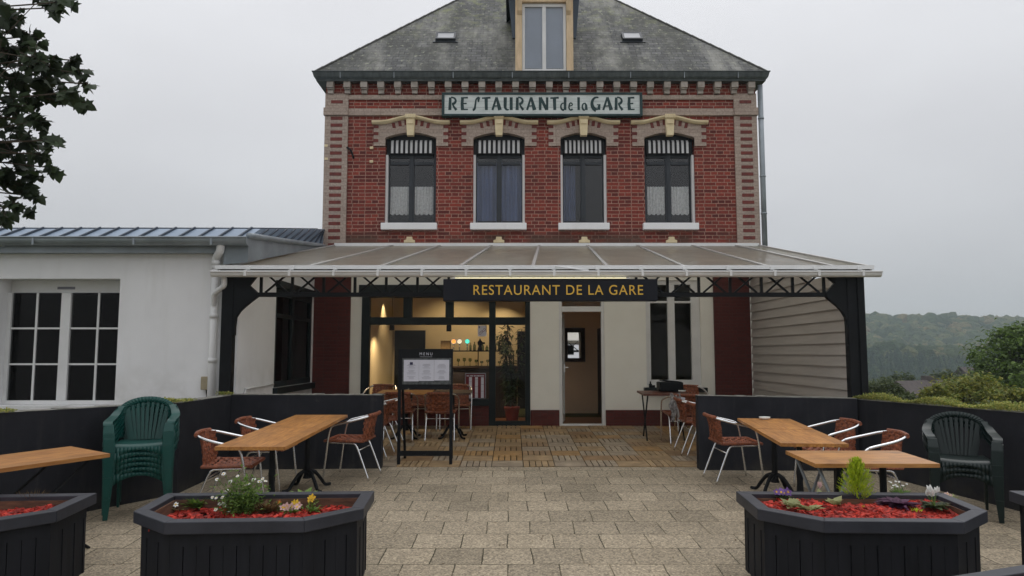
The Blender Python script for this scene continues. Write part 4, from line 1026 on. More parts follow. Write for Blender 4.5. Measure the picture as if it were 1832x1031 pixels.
for (a, b), (c, d) in zip(pr, pr[1:]): mb.face([(-3.83, a, b), (4.70, a, b), (4.70, c, d), (-3.83, c, d)])
mb.face([(4.70, a, b) for a, b in pr]); mb.face([(-3.83, a, b) for a, b in reversed(pr)])
mb.tube([(-3.83, 9.16, zc + .012), (4.70, 9.16, zc + .012)], .012, 6)
mb.build('gutter', m_pvc, canopy, smooth=False)
for k in range(15):
    mb = MB(); x = -3.4 + k * .56; mb.bx(x, x + .03, 9.145, 9.17, zc - .045, zc + .03); mb.bx(x + .005, x + .025, 9.17, 9.28, zc + .02, zc + .028); mb.bx(x - .01, x + .04, 9.24, 9.27, zc + .045, zc + .09)
    mb.build('gutter_clip', m_pvc, canopy)
# posts with curved brackets
fy = lambda a, b, t: (a, t, b)
def bracket(pts):
    mb = MB(); mb.prism(pts, fy, 9.33, 9.40); o = mb.build('bracket', m_black, canopy, bevel=.006); return o
bracket([(-3.70, 2.735), (-3.30, 2.735), (-3.39, 2.617), (-3.28, 2.52), (-3.276, 2.47), (-3.36, 2.405), (-3.443, 2.335), (-3.50, 2.28), (-3.549, 2.20), (-3.56, 2.08), (-3.56, 1.97), (-3.70, 1.97)])
bracket([(4.48, 1.85), (4.31, 1.85), (4.30, 2.05), (4.289, 2.20), (4.245, 2.28), (4.188, 2.344), (4.11, 2.41), (4.05, 2.463), (4.052, 2.522), (4.169, 2.645), (4.062, 2.735), (4.48, 2.735)])
for a, b in ((-3.735, -3.585), (4.315, 4.50)):
    mb = MB(); mb.bx(a, b, 9.32, 9.44, g(9.35), 2.735)
    if a > 0: mb.bx(b - .06, b + .03, 9.30, 9.46, g(9.35), 2.74)
    mb.build('post', m_black, canopy, bevel=.006)
tr = MB()
tr.bx(-3.30, 4.07, 9.345, 9.405, 2.47, 2.525); tr.bx(-3.30, 4.07, 9.345, 9.405, 2.765, 2.80)
for k in range(19):
    x = -3.25 + .405 * k; tr.bx(x - .016, x + .016, 9.36, 9.395, 2.525, 2.765)
    if k < 18:
        m_ = x + .2025; tr.bar((m_ - .145, 9.372, 2.525), (m_ + .135, 9.372, 2.765), .022, .03, up=(0, 1, 0)); tr.bar((m_ + .145, 9.385, 2.525), (m_ - .135, 9.385, 2.765), .022, .03, up=(0, 1, 0))
tr.build('truss', m_black, canopy)
# loose white gutter rod lying on the front edge
tag(MB().tube([(.55, 9.22, 2.85), (.98, 9.24, 2.80)], .011, 6).build('loose_rod', m_pvc, smooth=True), 'short loose white rod lying on the front edge of the canopy above the sign', 'rod')

# ================================================================ SIGNS
sg = thing('painted_sign', 'old white painted sign board with dark green letters above the upstairs windows', 'sign', (.56, D - .1, 6.14))
MB().bx(-1.255, 2.375, D - .15, D - .09, 6.165, 6.535).build('board', m_sign_w, sg)
mb = MB()
for a, b, c, d in ((-1.305, -1.255, 6.13, 6.575), (2.375, 2.425, 6.13, 6.575), (-1.255, 2.375, 6.535, 6.575), (-1.255, 2.375, 6.13, 6.165)): mb.bx(a, b, D - .165, D - .03, c, d)
mb.build('frame', m_letter_g, sg)
mb = MB()
for k in range(1, 3): mb.bx(-1.25, 2.37, D - .1515, D - .15, 6.165 + k * .123, 6.169 + k * .123)
mb.build('board_joint', m_ink, sg)
# hand lettering built from tapering brush strokes; unit box 0..1, y up; (points, widths)
def arc(cx, cy, rx, ry, a0, a1, n=9): return [(cx + rx * math.cos(R(a0 + (a1 - a0) * k / n)), cy + ry * math.sin(R(a0 + (a1 - a0) * k / n))) for k in range(n + 1)]
LET = {
 'R': [([(.12, 0), (.16, .98)], (.24, .2)), (arc(.3, .73, .52, .27, 95, -80), (.1, .22)), ([(.42, .47), (.62, .24), (.9, 0)], (.1, .2))],
 'E': [([(.3, .0), (.24, .5), (.3, 1)], (.26, .2)), ([(.1, .95), (.96, .97)], (.1, .13)), ([(.3, .5), (.82, .52)], (.09, .11)), ([(.1, .05), (.98, .05)], (.12, .1))],
 'S': [(arc(.95, .66, .5, .36, 100, 185, 6) + [(.38, .3)] + arc(.08, .25, .3, .24, 10, -90, 6), (.08, .2)), ([(.82, 1.0), (.78, .62)], (.24, .1))],
 'T': [([(.52, 0), (.48, .95)], (.22, .26)), ([(.0, .93), (1, .97)], (.12, .15))],
 'A': [([(.06, 0), (.5, 1)], (.16, .16)), ([(.52, 1), (.88, 0)], (.16, .3)), ([(.22, .3), (.76, .33)], (.1, .1))],
 'U': [([(.14, 1), (.12, .32)] + arc(.42, .29, .30, .27, 185, 300, 7), (.26, .1)), ([(.86, 1), (.86, .0)], (.24, .24))],
 'N': [([(.12, 0), (.12, 1)], (.2, .22)), ([(.16, .98), (.84, .02)], (.2, .24)), ([(.9, 0), (.9, 1)], (.16, .2))],
 'd': [(arc(.5, .27, .4, .27, 80, 285), (.1, .2)), ([(.78, 0), (.8, 1)], (.22, .26))],
 'e': [([(.12, .28), (.75, .38)] + arc(.48, .36, .3, .2, 20, 170, 6) + arc(.48, .27, .38, .27, 185, 320, 7), (.1, .16))],
 'l': [([(.5, 0), (.48, 1)], (.8, .9))],
 'a': [(arc(.42, .26, .34, .25, 75, 290), (.1, .2)), ([(.2, .5), (.6, .53), (.82, .38), (.84, 0)], (.08, .26))],
 'G': [(arc(.62, .5, .55, .5, 70, 262, 12), (.1, .34)), ([(.62, .40), (.9, .44), (.8, .02)], (.1, .26)), ([(.5, .02), (.8, .06)], (.08, .1))],
}
POS = [('R', 105, 177), ('E', 203, 272), ('S', 306, 376), ('T', 392, 466), ('A', 478, 557), ('U', 584, 655), ('R', 688, 757), ('A', 778, 857), ('N', 887, 965), ('T', 985, 1058), ('d', 1070, 1124), ('e', 1140, 1187), ('l', 1220, 1240), ('a', 1258, 1303), ('G', 1340, 1418), ('A', 1438, 1522), ('R', 1545, 1617), ('E', 1650, 1716)]
def sx_of(px): return -1.255 + (px - 67) / (1760 - 67) * 3.63
sk = 0
for ch, a, b in POS:
    xa, xb = sx_of(a), sx_of(b); zb, H_ = 6.243, .243; mb = MB()
    for pts, (w0, w1) in LET[ch]:
        sk += 1; yy = D - .1525 - .0006 * (sk % 5)
        P = [Vector((xa + x * (xb - xa), zb + y * H_)) for x, y in pts]; n = len(P); up, dn = [], []
        for k, p in enumerate(P):
            d = (P[min(k + 1, n - 1)] - P[max(k - 1, 0)]).normalized(); q = Vector((-d.y, d.x)); wd = (w0 + (w1 - w0) * k / (n - 1)) * (.16 if ch != 'l' else .042) * (1.0 if ch == ch.upper() else .85) / 2 * 1.5
            up.append(p + q * wd); dn.append(p - q * wd)
        for k in range(n - 1): mb.prism([dn[k], dn[k + 1], up[k + 1], up[k]], fy, yy, yy + .004)
    mb.build('letter', m_letter_g, sg)
# long black fascia sign with gold letters on the canopy edge
sg = thing('fascia_sign', 'long black sign with gold capitals hung under the canopy edge', 'sign', (.49, 9.3, 2.4))
MB().bx(-.875, 1.853, 9.20, 9.34, 2.405, 2.685).build('panel', m_navy, sg, bevel=.008)
text('RESTAURANT DE LA GARE', .125, m_gold, 'lettering', sg, (.588, 9.197, 2.545), .005, 2.155, space=1.12)
stl = thing('strip_light', 'thin lit yellowish strip light above the black fascia sign', 'light', (.3, 9.2, 2.7))
MB().bx(-.75, 1.5, 9.19, 9.24, 2.688, 2.702).build('housing', m_pvc, stl)
MB().tube([(-.72, 9.182, 2.695), (1.45, 9.182, 2.695)], .0065, 8).build('tube', emit_mat('yellow_strip', (1, .92, .58), .72), stl)

# ================================================================ CLADDING SCREEN ON THE RIGHT
cs = thing('clapboard_screen', 'grey clapboard side screen between the black canopy post and brick house', 'screen', (4.38, 11.3, g(11)))
z = .35; k = 0; bh = .1525
while z < 3.6:
    mb = MB(); zt = z + bh + .02
    def top(y): return 2.70 + (y - 9.42) * .2217
    ya = 9.44 + (0.006 * (k % 2)); 
    y0 = ya if zt < 2.68 else max(ya, 9.42 + (zt - 2.70) / .2217)
    if y0 < 13.1:
        mb.raw([(4.345, y0, z), (4.372, y0, zt), (4.40, y0, zt), (4.40, y0, z), (4.345, 13.24, z), (4.372, 13.24, zt), (4.40, 13.24, zt), (4.40, 13.24, z)], [(0, 1, 2, 3), (7, 6, 5, 4), (0, 4, 5, 1), (3, 2, 6, 7), (0, 3, 7, 4), (1, 5, 6, 2)])
        mb.build('board', m_clad, cs)
    z += bh; k += 1

# ================================================================ LOW DARK WALLS ROUND THE TERRACE
def wall(name_label, pts, zt, th=.16, cap=True):
    o = thing('terrace_wall', name_label, 'wall', (pts[0][0], pts[0][1], g(pts[0][1])))
    mb = MB(); cm = MB()
    for (a, b), (za_, zb_) in zip(zip(pts, pts[1:]), zip(zt, zt[1:])):
        a_, b_ = Vector((*a, 0)), Vector((*b, 0)); d = (b_ - a_).normalized(); nrm = Vector((-d.y, d.x, 0)) * th
        q = [a_, b_, b_ + nrm, a_ + nrm]
        mb.raw([(p.x, p.y, -.1) for p in q] + [(q[0].x, q[0].y, za_), (q[1].x, q[1].y, zb_), (q[2].x, q[2].y, zb_), (q[3].x, q[3].y, za_)], [(3, 2, 1, 0), (4, 5, 6, 7), (0, 1, 5, 4), (1, 2, 6, 5), (2, 3, 7, 6), (3, 0, 4, 7)])
        n_ = max(2, int((b_ - a_).length / .12)); 
        for k in range(n_):
            p, q2 = a_.lerp(b_, k / n_), a_.lerp(b_, (k + 1) / n_); z0_, z1_ = za_ + (zb_ - za_) * k / n_, za_ + (zb_ - za_) * (k + 1) / n_
            h_ = rnd.uniform(.004, .014); e = rnd.uniform(-.004, .006)
            c_ = [p - nrm.normalized() * e, q2 - nrm.normalized() * e, q2 + nrm, p + nrm]
            cm.raw([(v.x, v.y, zz) for v, zz in zip(c_, (z0_ + .001, z1_ + .001, z1_ + .001, z0_ + .001))] + [(v.x, v.y, zz + h_) for v, zz in zip(c_, (z0_, z1_, z1_, z0_))], [(4, 5, 6, 7), (0, 1, 5, 4), (1, 2, 6, 5), (2, 3, 7, 6), (3, 0, 4, 7)])
    mb.build('masonry', m_wall_d, o); cm.build('mortar_cap', m_capw, o)
wall('low anthracite wall ending at the left of the deck opening, in front of the annex side window', [(-3.53, 9.22), (-1.645, 9.30)], [1.222, 1.212])
wall('low anthracite wall ending at the right of the deck opening, in front of the clapboard screen', [(2.335, 9.20), (4.30, 9.14)], [1.212, 1.178])
wall('low anthracite side wall with a bend behind the stacked teal green chairs', [(-5.2, 5.5), (-4.55, 6.45), (-4.1, 7.1), (-3.56, 7.88), (-3.53, 9.4)], [1.20, 1.218, 1.215, 1.212, 1.212])
wall('low anthracite side wall topped with stonecrop on the right of the terrace', [(4.30, 9.3), (4.92, 7.0), (5.35, 5.5)], [1.165, 1.172, 1.18])
def sedum(pts, zt, n, dens, label, wid=.16, side=1, hmax=.075):
    mb = MB()
    for _ in range(n):
        k = rnd.randrange(len(pts) - 1); a, b = Vector((*pts[k], 0)), Vector((*pts[k + 1], 0)); t = rnd.random(); p = a.lerp(b, t)
        if dens(p): continue
        d = (b - a).normalized(); nr = Vector((-d.y, d.x, 0)); h = max(0, math.sin(p.y * 9 + p.x * 5) * .5 + .5)
        p = p + nr * rnd.uniform(-.02, wid); p.z = zt[k] + (zt[k + 1] - zt[k]) * t + rnd.uniform(0, .012 + hmax * h)
        dd = rv(); dd.z = abs(dd.z) * .8 + .1; leaf(mb, p, dd, Vector((0, 0, 1)), rnd.uniform(.018, .035), rnd.uniform(.012, .022))
    return tag(mb.build('stonecrop', m_sedum), label, 'ground cover', kind='stuff')
sedum([(4.30, 9.25), (4.92, 7.0), (5.35, 5.5)], [1.17, 1.175, 1.18], 9000, lambda p: False, 'green and ochre stonecrop growing along the top of the right wall')
sedum([(-5.2, 5.5), (-4.55, 6.45), (-4.1, 7.1), (-3.56, 7.88), (-3.53, 9.3)], [1.20, 1.218, 1.215, 1.212, 1.212], 5000, lambda p: math.sin(p.y * 4.2) + .6 * math.sin(p.y * 11) < .35, 'patchy stonecrop growing along the top of the left wall', hmax=.035)

# ================================================================ FURNITURE
def onp(x, y, h):                       # a photo point on the plane h above the sloping terrace
    r = ray(x, y); k = (h - EYE) / (r[2] - SL * r[1]); return Vector((r[0] * k, r[1] * k, EYE + r[2] * k))
# ---- woven bistro chair with an aluminium frame; faces +x
def make_chair():
    t = thing('bistro_chair', 'chair', 'chair')
    for s_ in (1, -1):
        MB().tube(smooth_path([(.255, .262 * s_, 0), (.225, .266 * s_, .25), (.195, .27 * s_, .48), (.165, .27 * s_, .60), (.125, .268 * s_, .637)], 4), .0125, 8).build('leg', m_alu, t, smooth=True)
        MB().tube(smooth_path([(-.285, .225 * s_, 0), (-.20, .22 * s_, .22), (-.135, .215 * s_, .38), (-.10, .213 * s_, .418), (-.04, .212 * s_, .425), (.2, .212 * s_, .43)], 4), .0115, 8).build('leg', m_alu, t, smooth=True)
    arm = [(.125, .268, .637), (.06, .266, .655), (-.10, .258, .692), (-.21, .225, .722), (-.28, .14, .742), (-.305, 0, .75)]
    arm = arm + [(x, -y, z) for x, y, z in reversed(arm[:-1])]
    MB().tube(smooth_path(arm, 5), .0135, 8).build('arm_rail', m_alu, t, smooth=True)
    mb = MB(); mb.tube([(-.15, -.215, .345), (-.15, .215, .345)], .008, 6); mb.tube([(.1, -.21, .42), (.1, .21, .42)], .009, 6); mb.build('stretcher', m_alu, t, smooth=True)
    mb = MB()
    for k in range(11):                                        # woven seat: bands over and under
        x0 = -.20 + k * .041
        def fs(u, v, x0=x0, k=k):
            y = -.225 + .45 * u; z = .452 + .007 * math.sin(u * 34 + k * math.pi) - .022 * (1 - (2 * u - 1) ** 2) + (.012 if k < 1 else 0)
            return (x0 + .036 * v, y, z)
        mb.grid(fs, 24, 1)
    for k in range(7):
        y0 = -.215 + k * .063
        mb.grid(lambda u, v, y0=y0, k=k: (-.20 + .44 * u, y0 + .05 * v, .447 + .007 * math.sin(u * 34 + k * math.pi) - .022 * (1 - ((y0 + .025) / .225) ** 2)), 24, 1)
    mb.tube([(-.2, -.225, .45), (.25, -.225, .45)], .014, 6); mb.tube([(-.2, .225, .45), (.25, .225, .45)], .014, 6); mb.tube([(.255, -.225, .448), (.255, .225, .448)], .015, 6); mb.tube([(-.2, -.225, .45), (-.2, .225, .45)], .013, 6)
    mb.build('woven_seat', m_rattan, t, solid=.004)
    mb = MB()
    for k in range(8):
        z0 = .465 + k * .035
        def fb(u, v, z0=z0, k=k):
            z = z0 + .031 * v; f = (z - .46) / .29; y = (-.205 + .41 * u) * (1 - .18 * f * f)
            x = -.195 - .105 * f + .09 * (2 * u - 1) ** 2 * f + .006 * math.sin(u * 30 + k * math.pi)
            return (x, y, z)
        mb.grid(fb, 22, 1)
    for k in range(7):
        u0 = .04 + k * .135
        def fv(u, v, u0=u0, k=k):
            z = .46 + .285 * u; f = (z - .46) / .29; w_ = u0 + .10 * v; y = (-.205 + .41 * w_) * (1 - .18 * f * f)
            return (-.199 - .105 * f + .09 * (2 * w_ - 1) ** 2 * f + .006 * math.sin(u * 26 + k * math.pi), y, z)
        mb.grid(fv, 16, 1)
    w_ = []
    for u in [k / 14 for k in range(15)]:
        y = -.19 + .38 * u; w_.append((-.303 + .62 * y * y * 1.6, y, .749 - .09 * abs(y) ** 1.5))
    mb.tube(w_, .021, 8)
    mb.build('woven_back', m_rattan, t, solid=.004)
    return t
ch0 = make_chair(); used = [0]
def chair(x, y, rz, label, group, dz=0):
    o = ch0 if not used[0] else dup(ch0, (0, 0, 0)); used[0] = 1
    place(o, (x, y, g(y) + dz), R(rz)); o['label'] = label; o['group'] = group
G1, G2 = 'bistro chairs on the paved terrace', 'bistro chairs on the wooden deck'
chair(-2.74, 7.22, 4, 'woven bistro chair nearest the daisies, left side of the long left table', G1)
chair(-2.72, 8.20, -3, 'woven bistro chair left of the long left table, farther from the daisies', G1)
chair(-1.90, 8.80, 172, 'woven bistro chair standing free in front of the left wall end, facing the table', G1)
chair(2.57, 8.60, 4, 'woven bistro chair in front of the right wall end, facing the long right table', G1)
chair(3.42, 8.02, 186, 'woven bistro chair behind the long right table, farther of two by the stonecrop wall', G1)
chair(3.46, 7.16, 178, 'woven bistro chair behind the long right table, nearer of two by the stonecrop wall', G1)
DK = .014
chair(-1.12, 11.62, 91, 'woven bistro chair seen from behind, framed by the posts of the menu stand', G2, DK)
chair(-1.78, 11.66, 93, 'woven bistro chair seen from behind, between the left wall end and menu stand', G2, DK)
chair(-2.28, 12.72, 268, 'woven bistro chair under the left end of the shop window, behind the orange deck table', G2, DK)
chair(-1.55, 12.74, 271, 'woven bistro chair directly behind the menu stand, back to the shop window', G2, DK)
chair(-.96, 12.72, 270, 'woven bistro chair beside the striped poster, back to the shop window', G2, DK)
chair(-1.93, 10.08, 176, 'woven bistro chair just behind the left wall end, the nearer of two side by side', G2, DK)
chair(-1.86, 10.68, 180, 'woven bistro chair just behind the left wall end, the farther of two side by side', G2, DK)
chair(2.66, 9.80, 2, 'woven bistro chair just behind the right wall end, the nearer of two side by side', G2, DK)
chair(2.62, 10.42, 0, 'woven bistro chair just behind the right wall end, the farther of two side by side', G2, DK)
chair(2.60, 11.30, 90, 'woven bistro chair with a pale cloth hung over its back', G2, DK)
chair(3.05, 12.55, 268, 'woven bistro chair under the dark sill of the white ground floor window', G2, DK)

# ---- tables
def iron_base(mb, cx, cy, h):
    mb.lathe([(.05, .12), (.036, .16), (.028, .30), (.034, .40), (.026, .46), (.026, h - .06), (.04, h - .04)], (cx, cy, 0), 12)
    for k in range(4):
        a = R(45 + 90 * k); c_, s_ = math.cos(a), math.sin(a)
        mb.tube(smooth_path([(cx + c_ * .03, cy + s_ * .03, .20), (cx + c_ * .10, cy + s_ * .10, .17), (cx + c_ * .17, cy + s_ * .17, .09), (cx + c_ * .22, cy + s_ * .22, .025), (cx + c_ * .29, cy + s_ * .29, .018)], 4), [.022] * 5 + [.019] * 6 + [.016] * 6, 8)
    mb.bar((cx - .2, cy, h - .03), (cx + .2, cy, h - .03), .04, .02); mb.bar((cx, cy - .2, h - .032), (cx, cy + .2, h - .032), .04, .02)
def x_leg(mb, x, w, h, r=.013):
    mb.tube([(x, -w, 0), (x + .015, w, h - .03)], r, 8); mb.tube([(x + .03, w, 0), (x + .015, -w, h - .03)], r, 8)
def table(name_label, x, y, rz, lx, ly, mat, base='iron', h=.74, dz=0, group=None, boards=5):
    t = thing('table', name_label, 'table', group=group)
    mb = MB(); nb = boards; along_y = ly >= lx
    for k in range(nb):
        if along_y: mb.bx(-lx / 2 + lx * k / nb, -lx / 2 + lx * (k + 1) / nb - .0006, -ly / 2, ly / 2, h - .03, h)
        else: mb.bx(-lx / 2, lx / 2, -ly / 2 + ly * k / nb, -ly / 2 + ly * (k + 1) / nb - .0006, h - .03, h)
    mb.build('tabletop', mat, t)
    mb = MB()
    if base == 'iron': iron_base(mb, 0, 0, h); mb.build('pedestal', m_black, t, smooth=False)
    elif base == 'mixed':
        for yy in (-ly / 2 + .08, ly / 2 - .08):
            mb.tube([(-lx / 2 + .02, yy, 0), (-lx / 2 + .30, yy, h - .03)], .013, 8); mb.tube([(-lx / 2 + .34, yy + .02, 0), (-lx / 2 + .06, yy + .02, h - .03)], .013, 8)
        mb.tube([(-lx / 2 + .02, -ly / 2 + .08, .03), (-lx / 2 + .02, ly / 2 - .08, .03)], .011, 6)
        mb.build('folding_leg', m_alu_dull, t, smooth=True)
        mb = MB(); iron_base(mb, lx / 2 - .28, 0, h); mb.build('pedestal', m_black, t)
        MB().bx(-lx / 2 + .20, -lx / 2 + .25, -.2, -.15, 0, h - .03).build('leg', m_black, t)
    elif base == 'fold':
        x_leg(mb, -lx / 2 + .06, ly * .4, h, .012); mb.build('folding_leg', m_black, t)
        mb = MB(); x_leg(mb, lx / 2 - .1, ly * .4, h, .012); mb.build('folding_leg', m_black, t)
    else:
        iron_base(mb, 0, 0, h); mb.build('pedestal', m_black, t)
    place(t, (x, y, g(y) + dz), R(rz)); return t
m_alu_dull = M('grey_steel_tube', (.23, .25, .26), (.17, .185, .19), 5, .45, metal=.4)
GT = 'wooden tables on the paved terrace'
table('oak topped table on a black iron foot, near half of the long left table', -2.248, 6.945, 0, .61, 1.18, m_table, group=GT)
table('oak topped table on a black iron foot, far half of the long left table', -2.246, 8.125, 0, .61, 1.165, m_table, group=GT)
table('oak topped table nearest the planter with a lime conifer, on grey crossed tube legs', 2.742, 5.866, 0, .935, .595, m_table_x, 'mixed', group=GT)
table('oak topped table, near half of the long right table', 2.715, 6.995, -5.5, .58, .93, m_table, group=GT)
tf = table('oak topped table with an ashtray on it, far half of the long right table', 2.805, 7.91, -5.5, .58, .88, m_table, group=GT)
table('oak topped table at the left edge, between the stacked green chairs and the left planter', -3.83, 5.77, -34.2, .66, 1.05, m_table, 'fold', group=GT)
GD = 'tables on the wooden deck'
table('small orange brown table on the deck just behind the left wall end', -1.70, 11.80, 0, .84, .60, m_table_x, dz=DK, group=GD)
table('small dark topped table on the deck in front of the striped poster', -.95, 11.82, 0, .60, .60, m_table_dark, dz=DK, group=GD)
table('reddish table with a black case on it, on the deck under the white window', 2.42, 11.75, 0, .74, .62, m_table_red, 'fold', dz=DK, group=GD, h=.73)
def ashtray(p, lb):
    mb = MB(); mb.lathe([(.03, 0), (.055, .012), (.062, .03), (.05, .028), (.04, .012), (.0, .010)], p, 18); tag(mb.build('ashtray', m_petal_w, smooth=True), lb, 'ashtray')
p = onp(1368, 751, .741); ashtray((p.x, p.y, g(p.y) + .742), 'white round ashtray on the far half of the long right table')
ashtray((2.68, 11.55, g(11.55) + .76), 'white round ashtray beside the black case on the reddish deck table')
cs_ = thing('carry_case', 'black case with a loose lid standing on the reddish deck table', 'case', (2.5, 11.85, g(11.85) + .755))
MB().bx(2.36, 2.74, 11.7, 11.98, g(11.85) + .757, g(11.85) + .90).build('body', m_black, cs_, bevel=.015)
MB().bx(2.39, 2.70, 11.72, 11.96, -.012, .012, 0).build('lid', m_black, cs_, bevel=.004)
lid = cs_.children[-1]; lid.matrix_parent_inverse = Matrix(); lid.location = (0.02, 0, .16); 
me = lid.data
for v in me.vertices: v.co -= Vector((2.5, 11.85, 0))
lid.rotation_euler = (0, R(6), 0)
mb = MB(); mb.lathe([(.03, 0), (.03, .06), (.012, .075), (.012, .11), (0, .112)], (2.50, D - .08, 1.126), 10); mb.bx(2.53, 2.58, D - .1, D - .06, 1.126, 1.17)
tag(mb.build('lighter_pot', m_black), 'tiny black pot on the left end of the dark window sill', 'pot')
# pale cloth over the chair back
mb = MB()
def cl(u, v):
    x = 2.36 + .16 * u + .02 * math.sin(v * 9); 
    z = 1.135 + .02 * math.sin(u * 9) - (v * (.20 + .24 * abs(math.sin(u * 5.5 + .5)))); y = 10.98 + .02 * math.sin(u * 20 + v * 4) - .03 * math.sin(v * 3)
    return (x, y, z)
mb.grid(cl, 22, 16)
tag(mb.build('hanging_cloth', M('grey_white_cloth', (.5, .48, .46), (.12, .11, .11), 28, .9), smooth=True, solid=.004), 'crumpled grey and white patterned cloth hanging from a deck chair back', 'cloth')
mb = MB(); mb.bx(2.50, 2.585, 10.965, 10.975, 1.02, 1.09, 0, Matrix.Rotation(R(8), 3, 'Y'))
tag(mb.build('paper_tag', m_paper), 'small white card tag beside the cloth on the deck chair', 'tag')

# ---- plastic garden chair, faces +x
def make_plastic(m_):
    t = thing('garden_chair', 'chair', 'chair')
    mb = MB()
    def seat(u, v):
        x = -.22 + .46 * u; y = (-.235 + .47 * v) * (.9 + .1 * u); z = .425 + .02 * u - .012 * math.sin(math.pi * v) - (.03 * max(0, u - .9) * 10)
        return (x, y, z)
    mb.grid(seat, 20, 12); mb.build('seat', m_, t, smooth=True, solid=.008)
    mb = MB()
    n = 14
    for k in range(n):                                        # curved apron
        y0, y1 = -.225 + .45 * k / n, -.225 + .45 * (k + 1) / n
        f = lambda y: .335 - .055 * (2 * abs(y) / .45) ** 2 * 1.6 + .05
        mb.raw([(.245, y0, .415), (.245, y1, .415), (.25, y1, f(y1)), (.25, y0, f(y0))], [(0, 1, 2, 3)])
    mb.build('apron', m_, t, smooth=True, solid=.008)
    for s_ in (1, -1):
        mb = MB()                                              # front leg runs up into the arm
        prof = [(0, .25, .245, .285, .028), (.2, .252, .222, .287, .030), (.42, .245, .20, .29, .036), (.55, .232, .205, .296, .040), (.628, .20, .215, .298, .040)]
        for (z0, x0, i0, o0, w0), (z1, x1, i1, o1, w1) in zip(prof, prof[1:]):   # L-shaped: face and outer flange
            th = .012
            for (ax0, ax1, ay0, ay1, bx0, bx1, by0, by1) in ((x0 + w0 - th, x0 + w0, i0, o0, x1 + w1 - th, x1 + w1, i1, o1), (x0 - w0, x0 + w0 - th, o0 - th, o0, x1 - w1, x1 + w1 - th, o1 - th, o1)):
                mb.raw([(ax0, s_ * ay0, z0), (ax1, s_ * ay0, z0), (ax1, s_ * ay1, z0), (ax0, s_ * ay1, z0), (bx0, s_ * by0, z1), (bx1, s_ * by0, z1), (bx1, s_ * by1, z1), (bx0, s_ * by1, z1)],
                       [(0, 1, 5, 4), (1, 2, 6, 5), (2, 3, 7, 6), (3, 0, 4, 7), (0, 3, 2, 1), (4, 5, 6, 7)])
        mb.build('leg', m_, t, bevel=.004)
        mb = MB()
        prof = [(0, -.27, .24, .024), (.2, -.225, .235, .03), (.425, -.19, .225, .036)]
        for (z0, x0, y0, w0), (z1, x1, y1, w1) in zip(prof, prof[1:]):
            mb.raw([(x0 - w0, s_ * y0, z0), (x0 + w0, s_ * y0, z0), (x0 + w0, s_ * (y0 - .022), z0), (x0 - w0, s_ * (y0 - .022), z0), (x1 - w1, s_ * y1, z1), (x1 + w1, s_ * y1, z1), (x1 + w1, s_ * (y1 - .022), z1), (x1 - w1, s_ * (y1 - .022), z1)],
                   [(0, 1, 5, 4), (1, 2, 6, 5), (2, 3, 7, 6), (3, 0, 4, 7), (0, 3, 2, 1), (4, 5, 6, 7)])
        mb.build('leg', m_, t, bevel=.004)
        mb = MB()
        P = smooth_path([(.235, .262 * s_, .615), (.19, .27 * s_, .645), (.02, .275 * s_, .652), (-.12, .272 * s_, .665), (-.20, .255 * s_, .70), (-.245, .225 * s_, .75)], 5)
        for a, b in zip(P, P[1:]): mb.bar(a, b, .078, .014)
        for a, b in zip(P[4:], P[5:]): mb.raw([(a.x, a.y + s_ * .036, a.z), (b.x, b.y + s_ * .036, b.z), (b.x, b.y + s_ * .03, b.z - .06), (a.x, a.y + s_ * .03, a.z - .06)], [(0, 1, 2, 3)])
        mb.build('armrest', m_, t)
    mb = MB()                                                  # arched back frame
    def bx_at(y, z):
        f = (z - .43) / .42; return -.205 - .115 * f + .55 * y * y
    arch = [(.262 * math.cos(R(a)), .70 + .135 * math.sin(R(a))) for a in range(-14, 195, 8)]
    for (y0, z0), (y1, z1) in zip(arch, arch[1:]):
        i0, i1 = (y0 * .74, .70 + (z0 - .70) * .60), (y1 * .74, .70 + (z1 - .70) * .60)
        mb.raw([(bx_at(y0, z0), y0, z0), (bx_at(y1, z1), y1, z1), (bx_at(*i1), *i1), (bx_at(*i0), *i0)], [(0, 1, 2, 3)])
    mb.build('back_frame', m_, t, smooth=True, solid=.02)
    mb = MB()
    for k in range(-4, 5):
        yb = k * .030; yt = k * .046; zt = .70 + .085 * math.sqrt(max(0, 1 - (yt / .2) ** 2)) + .004; w_ = .0125 if abs(k) < 4 else .022
        for q in range(4):
            a, b = q / 4, (q + 1) / 4; ya, yb_ = yb + (yt - yb) * a, yb + (yt - yb) * b; z0, z1 = .425 + (zt - .425) * a, .425 + (zt - .425) * b
            mb.raw([(bx_at(ya, z0), ya - w_, z0), (bx_at(ya, z0), ya + w_, z0), (bx_at(yb_, z1), yb_ + w_, z1), (bx_at(yb_, z1), yb_ - w_, z1)], [(0, 1, 2, 3)])
    mb.build('back_slats', m_, t, solid=.010)
    return t
pc = make_plastic(m_greenpl)
ordn = ['lowest', 'second from the bottom', 'third from the bottom', 'fourth from the bottom', 'fifth from the bottom', 'topmost']
for k in range(6):
    f = Vector((.342, -.94, 0)); x, y = -3.57 + f.x * .004 * k, 7.15 + f.y * .004 * k
    o = pc if k == 0 else dup(pc, (0, 0, 0))
    place(o, (x, y, g(7.15) + .047 * k), R(-70 + rnd.uniform(-1.2, 1.2))); o['label'] = f'teal green plastic garden chair, {ordn[k]} of the six stacked on the left'; o['group'] = 'stacked teal green chairs'
for k in range(3):
    o = dup(pc, (0, 0, 0), mats={'green_plastic': m_darkpl}); place(o, (4.29, 7.07, g(7.07) + .047 * k), R(-115 + rnd.uniform(-1, 1)))
    o['label'] = f'dark green plastic garden chair, {["lowest", "middle one", "topmost"][k]} of the stack on the right'; o['group'] = 'stacked dark green chairs'

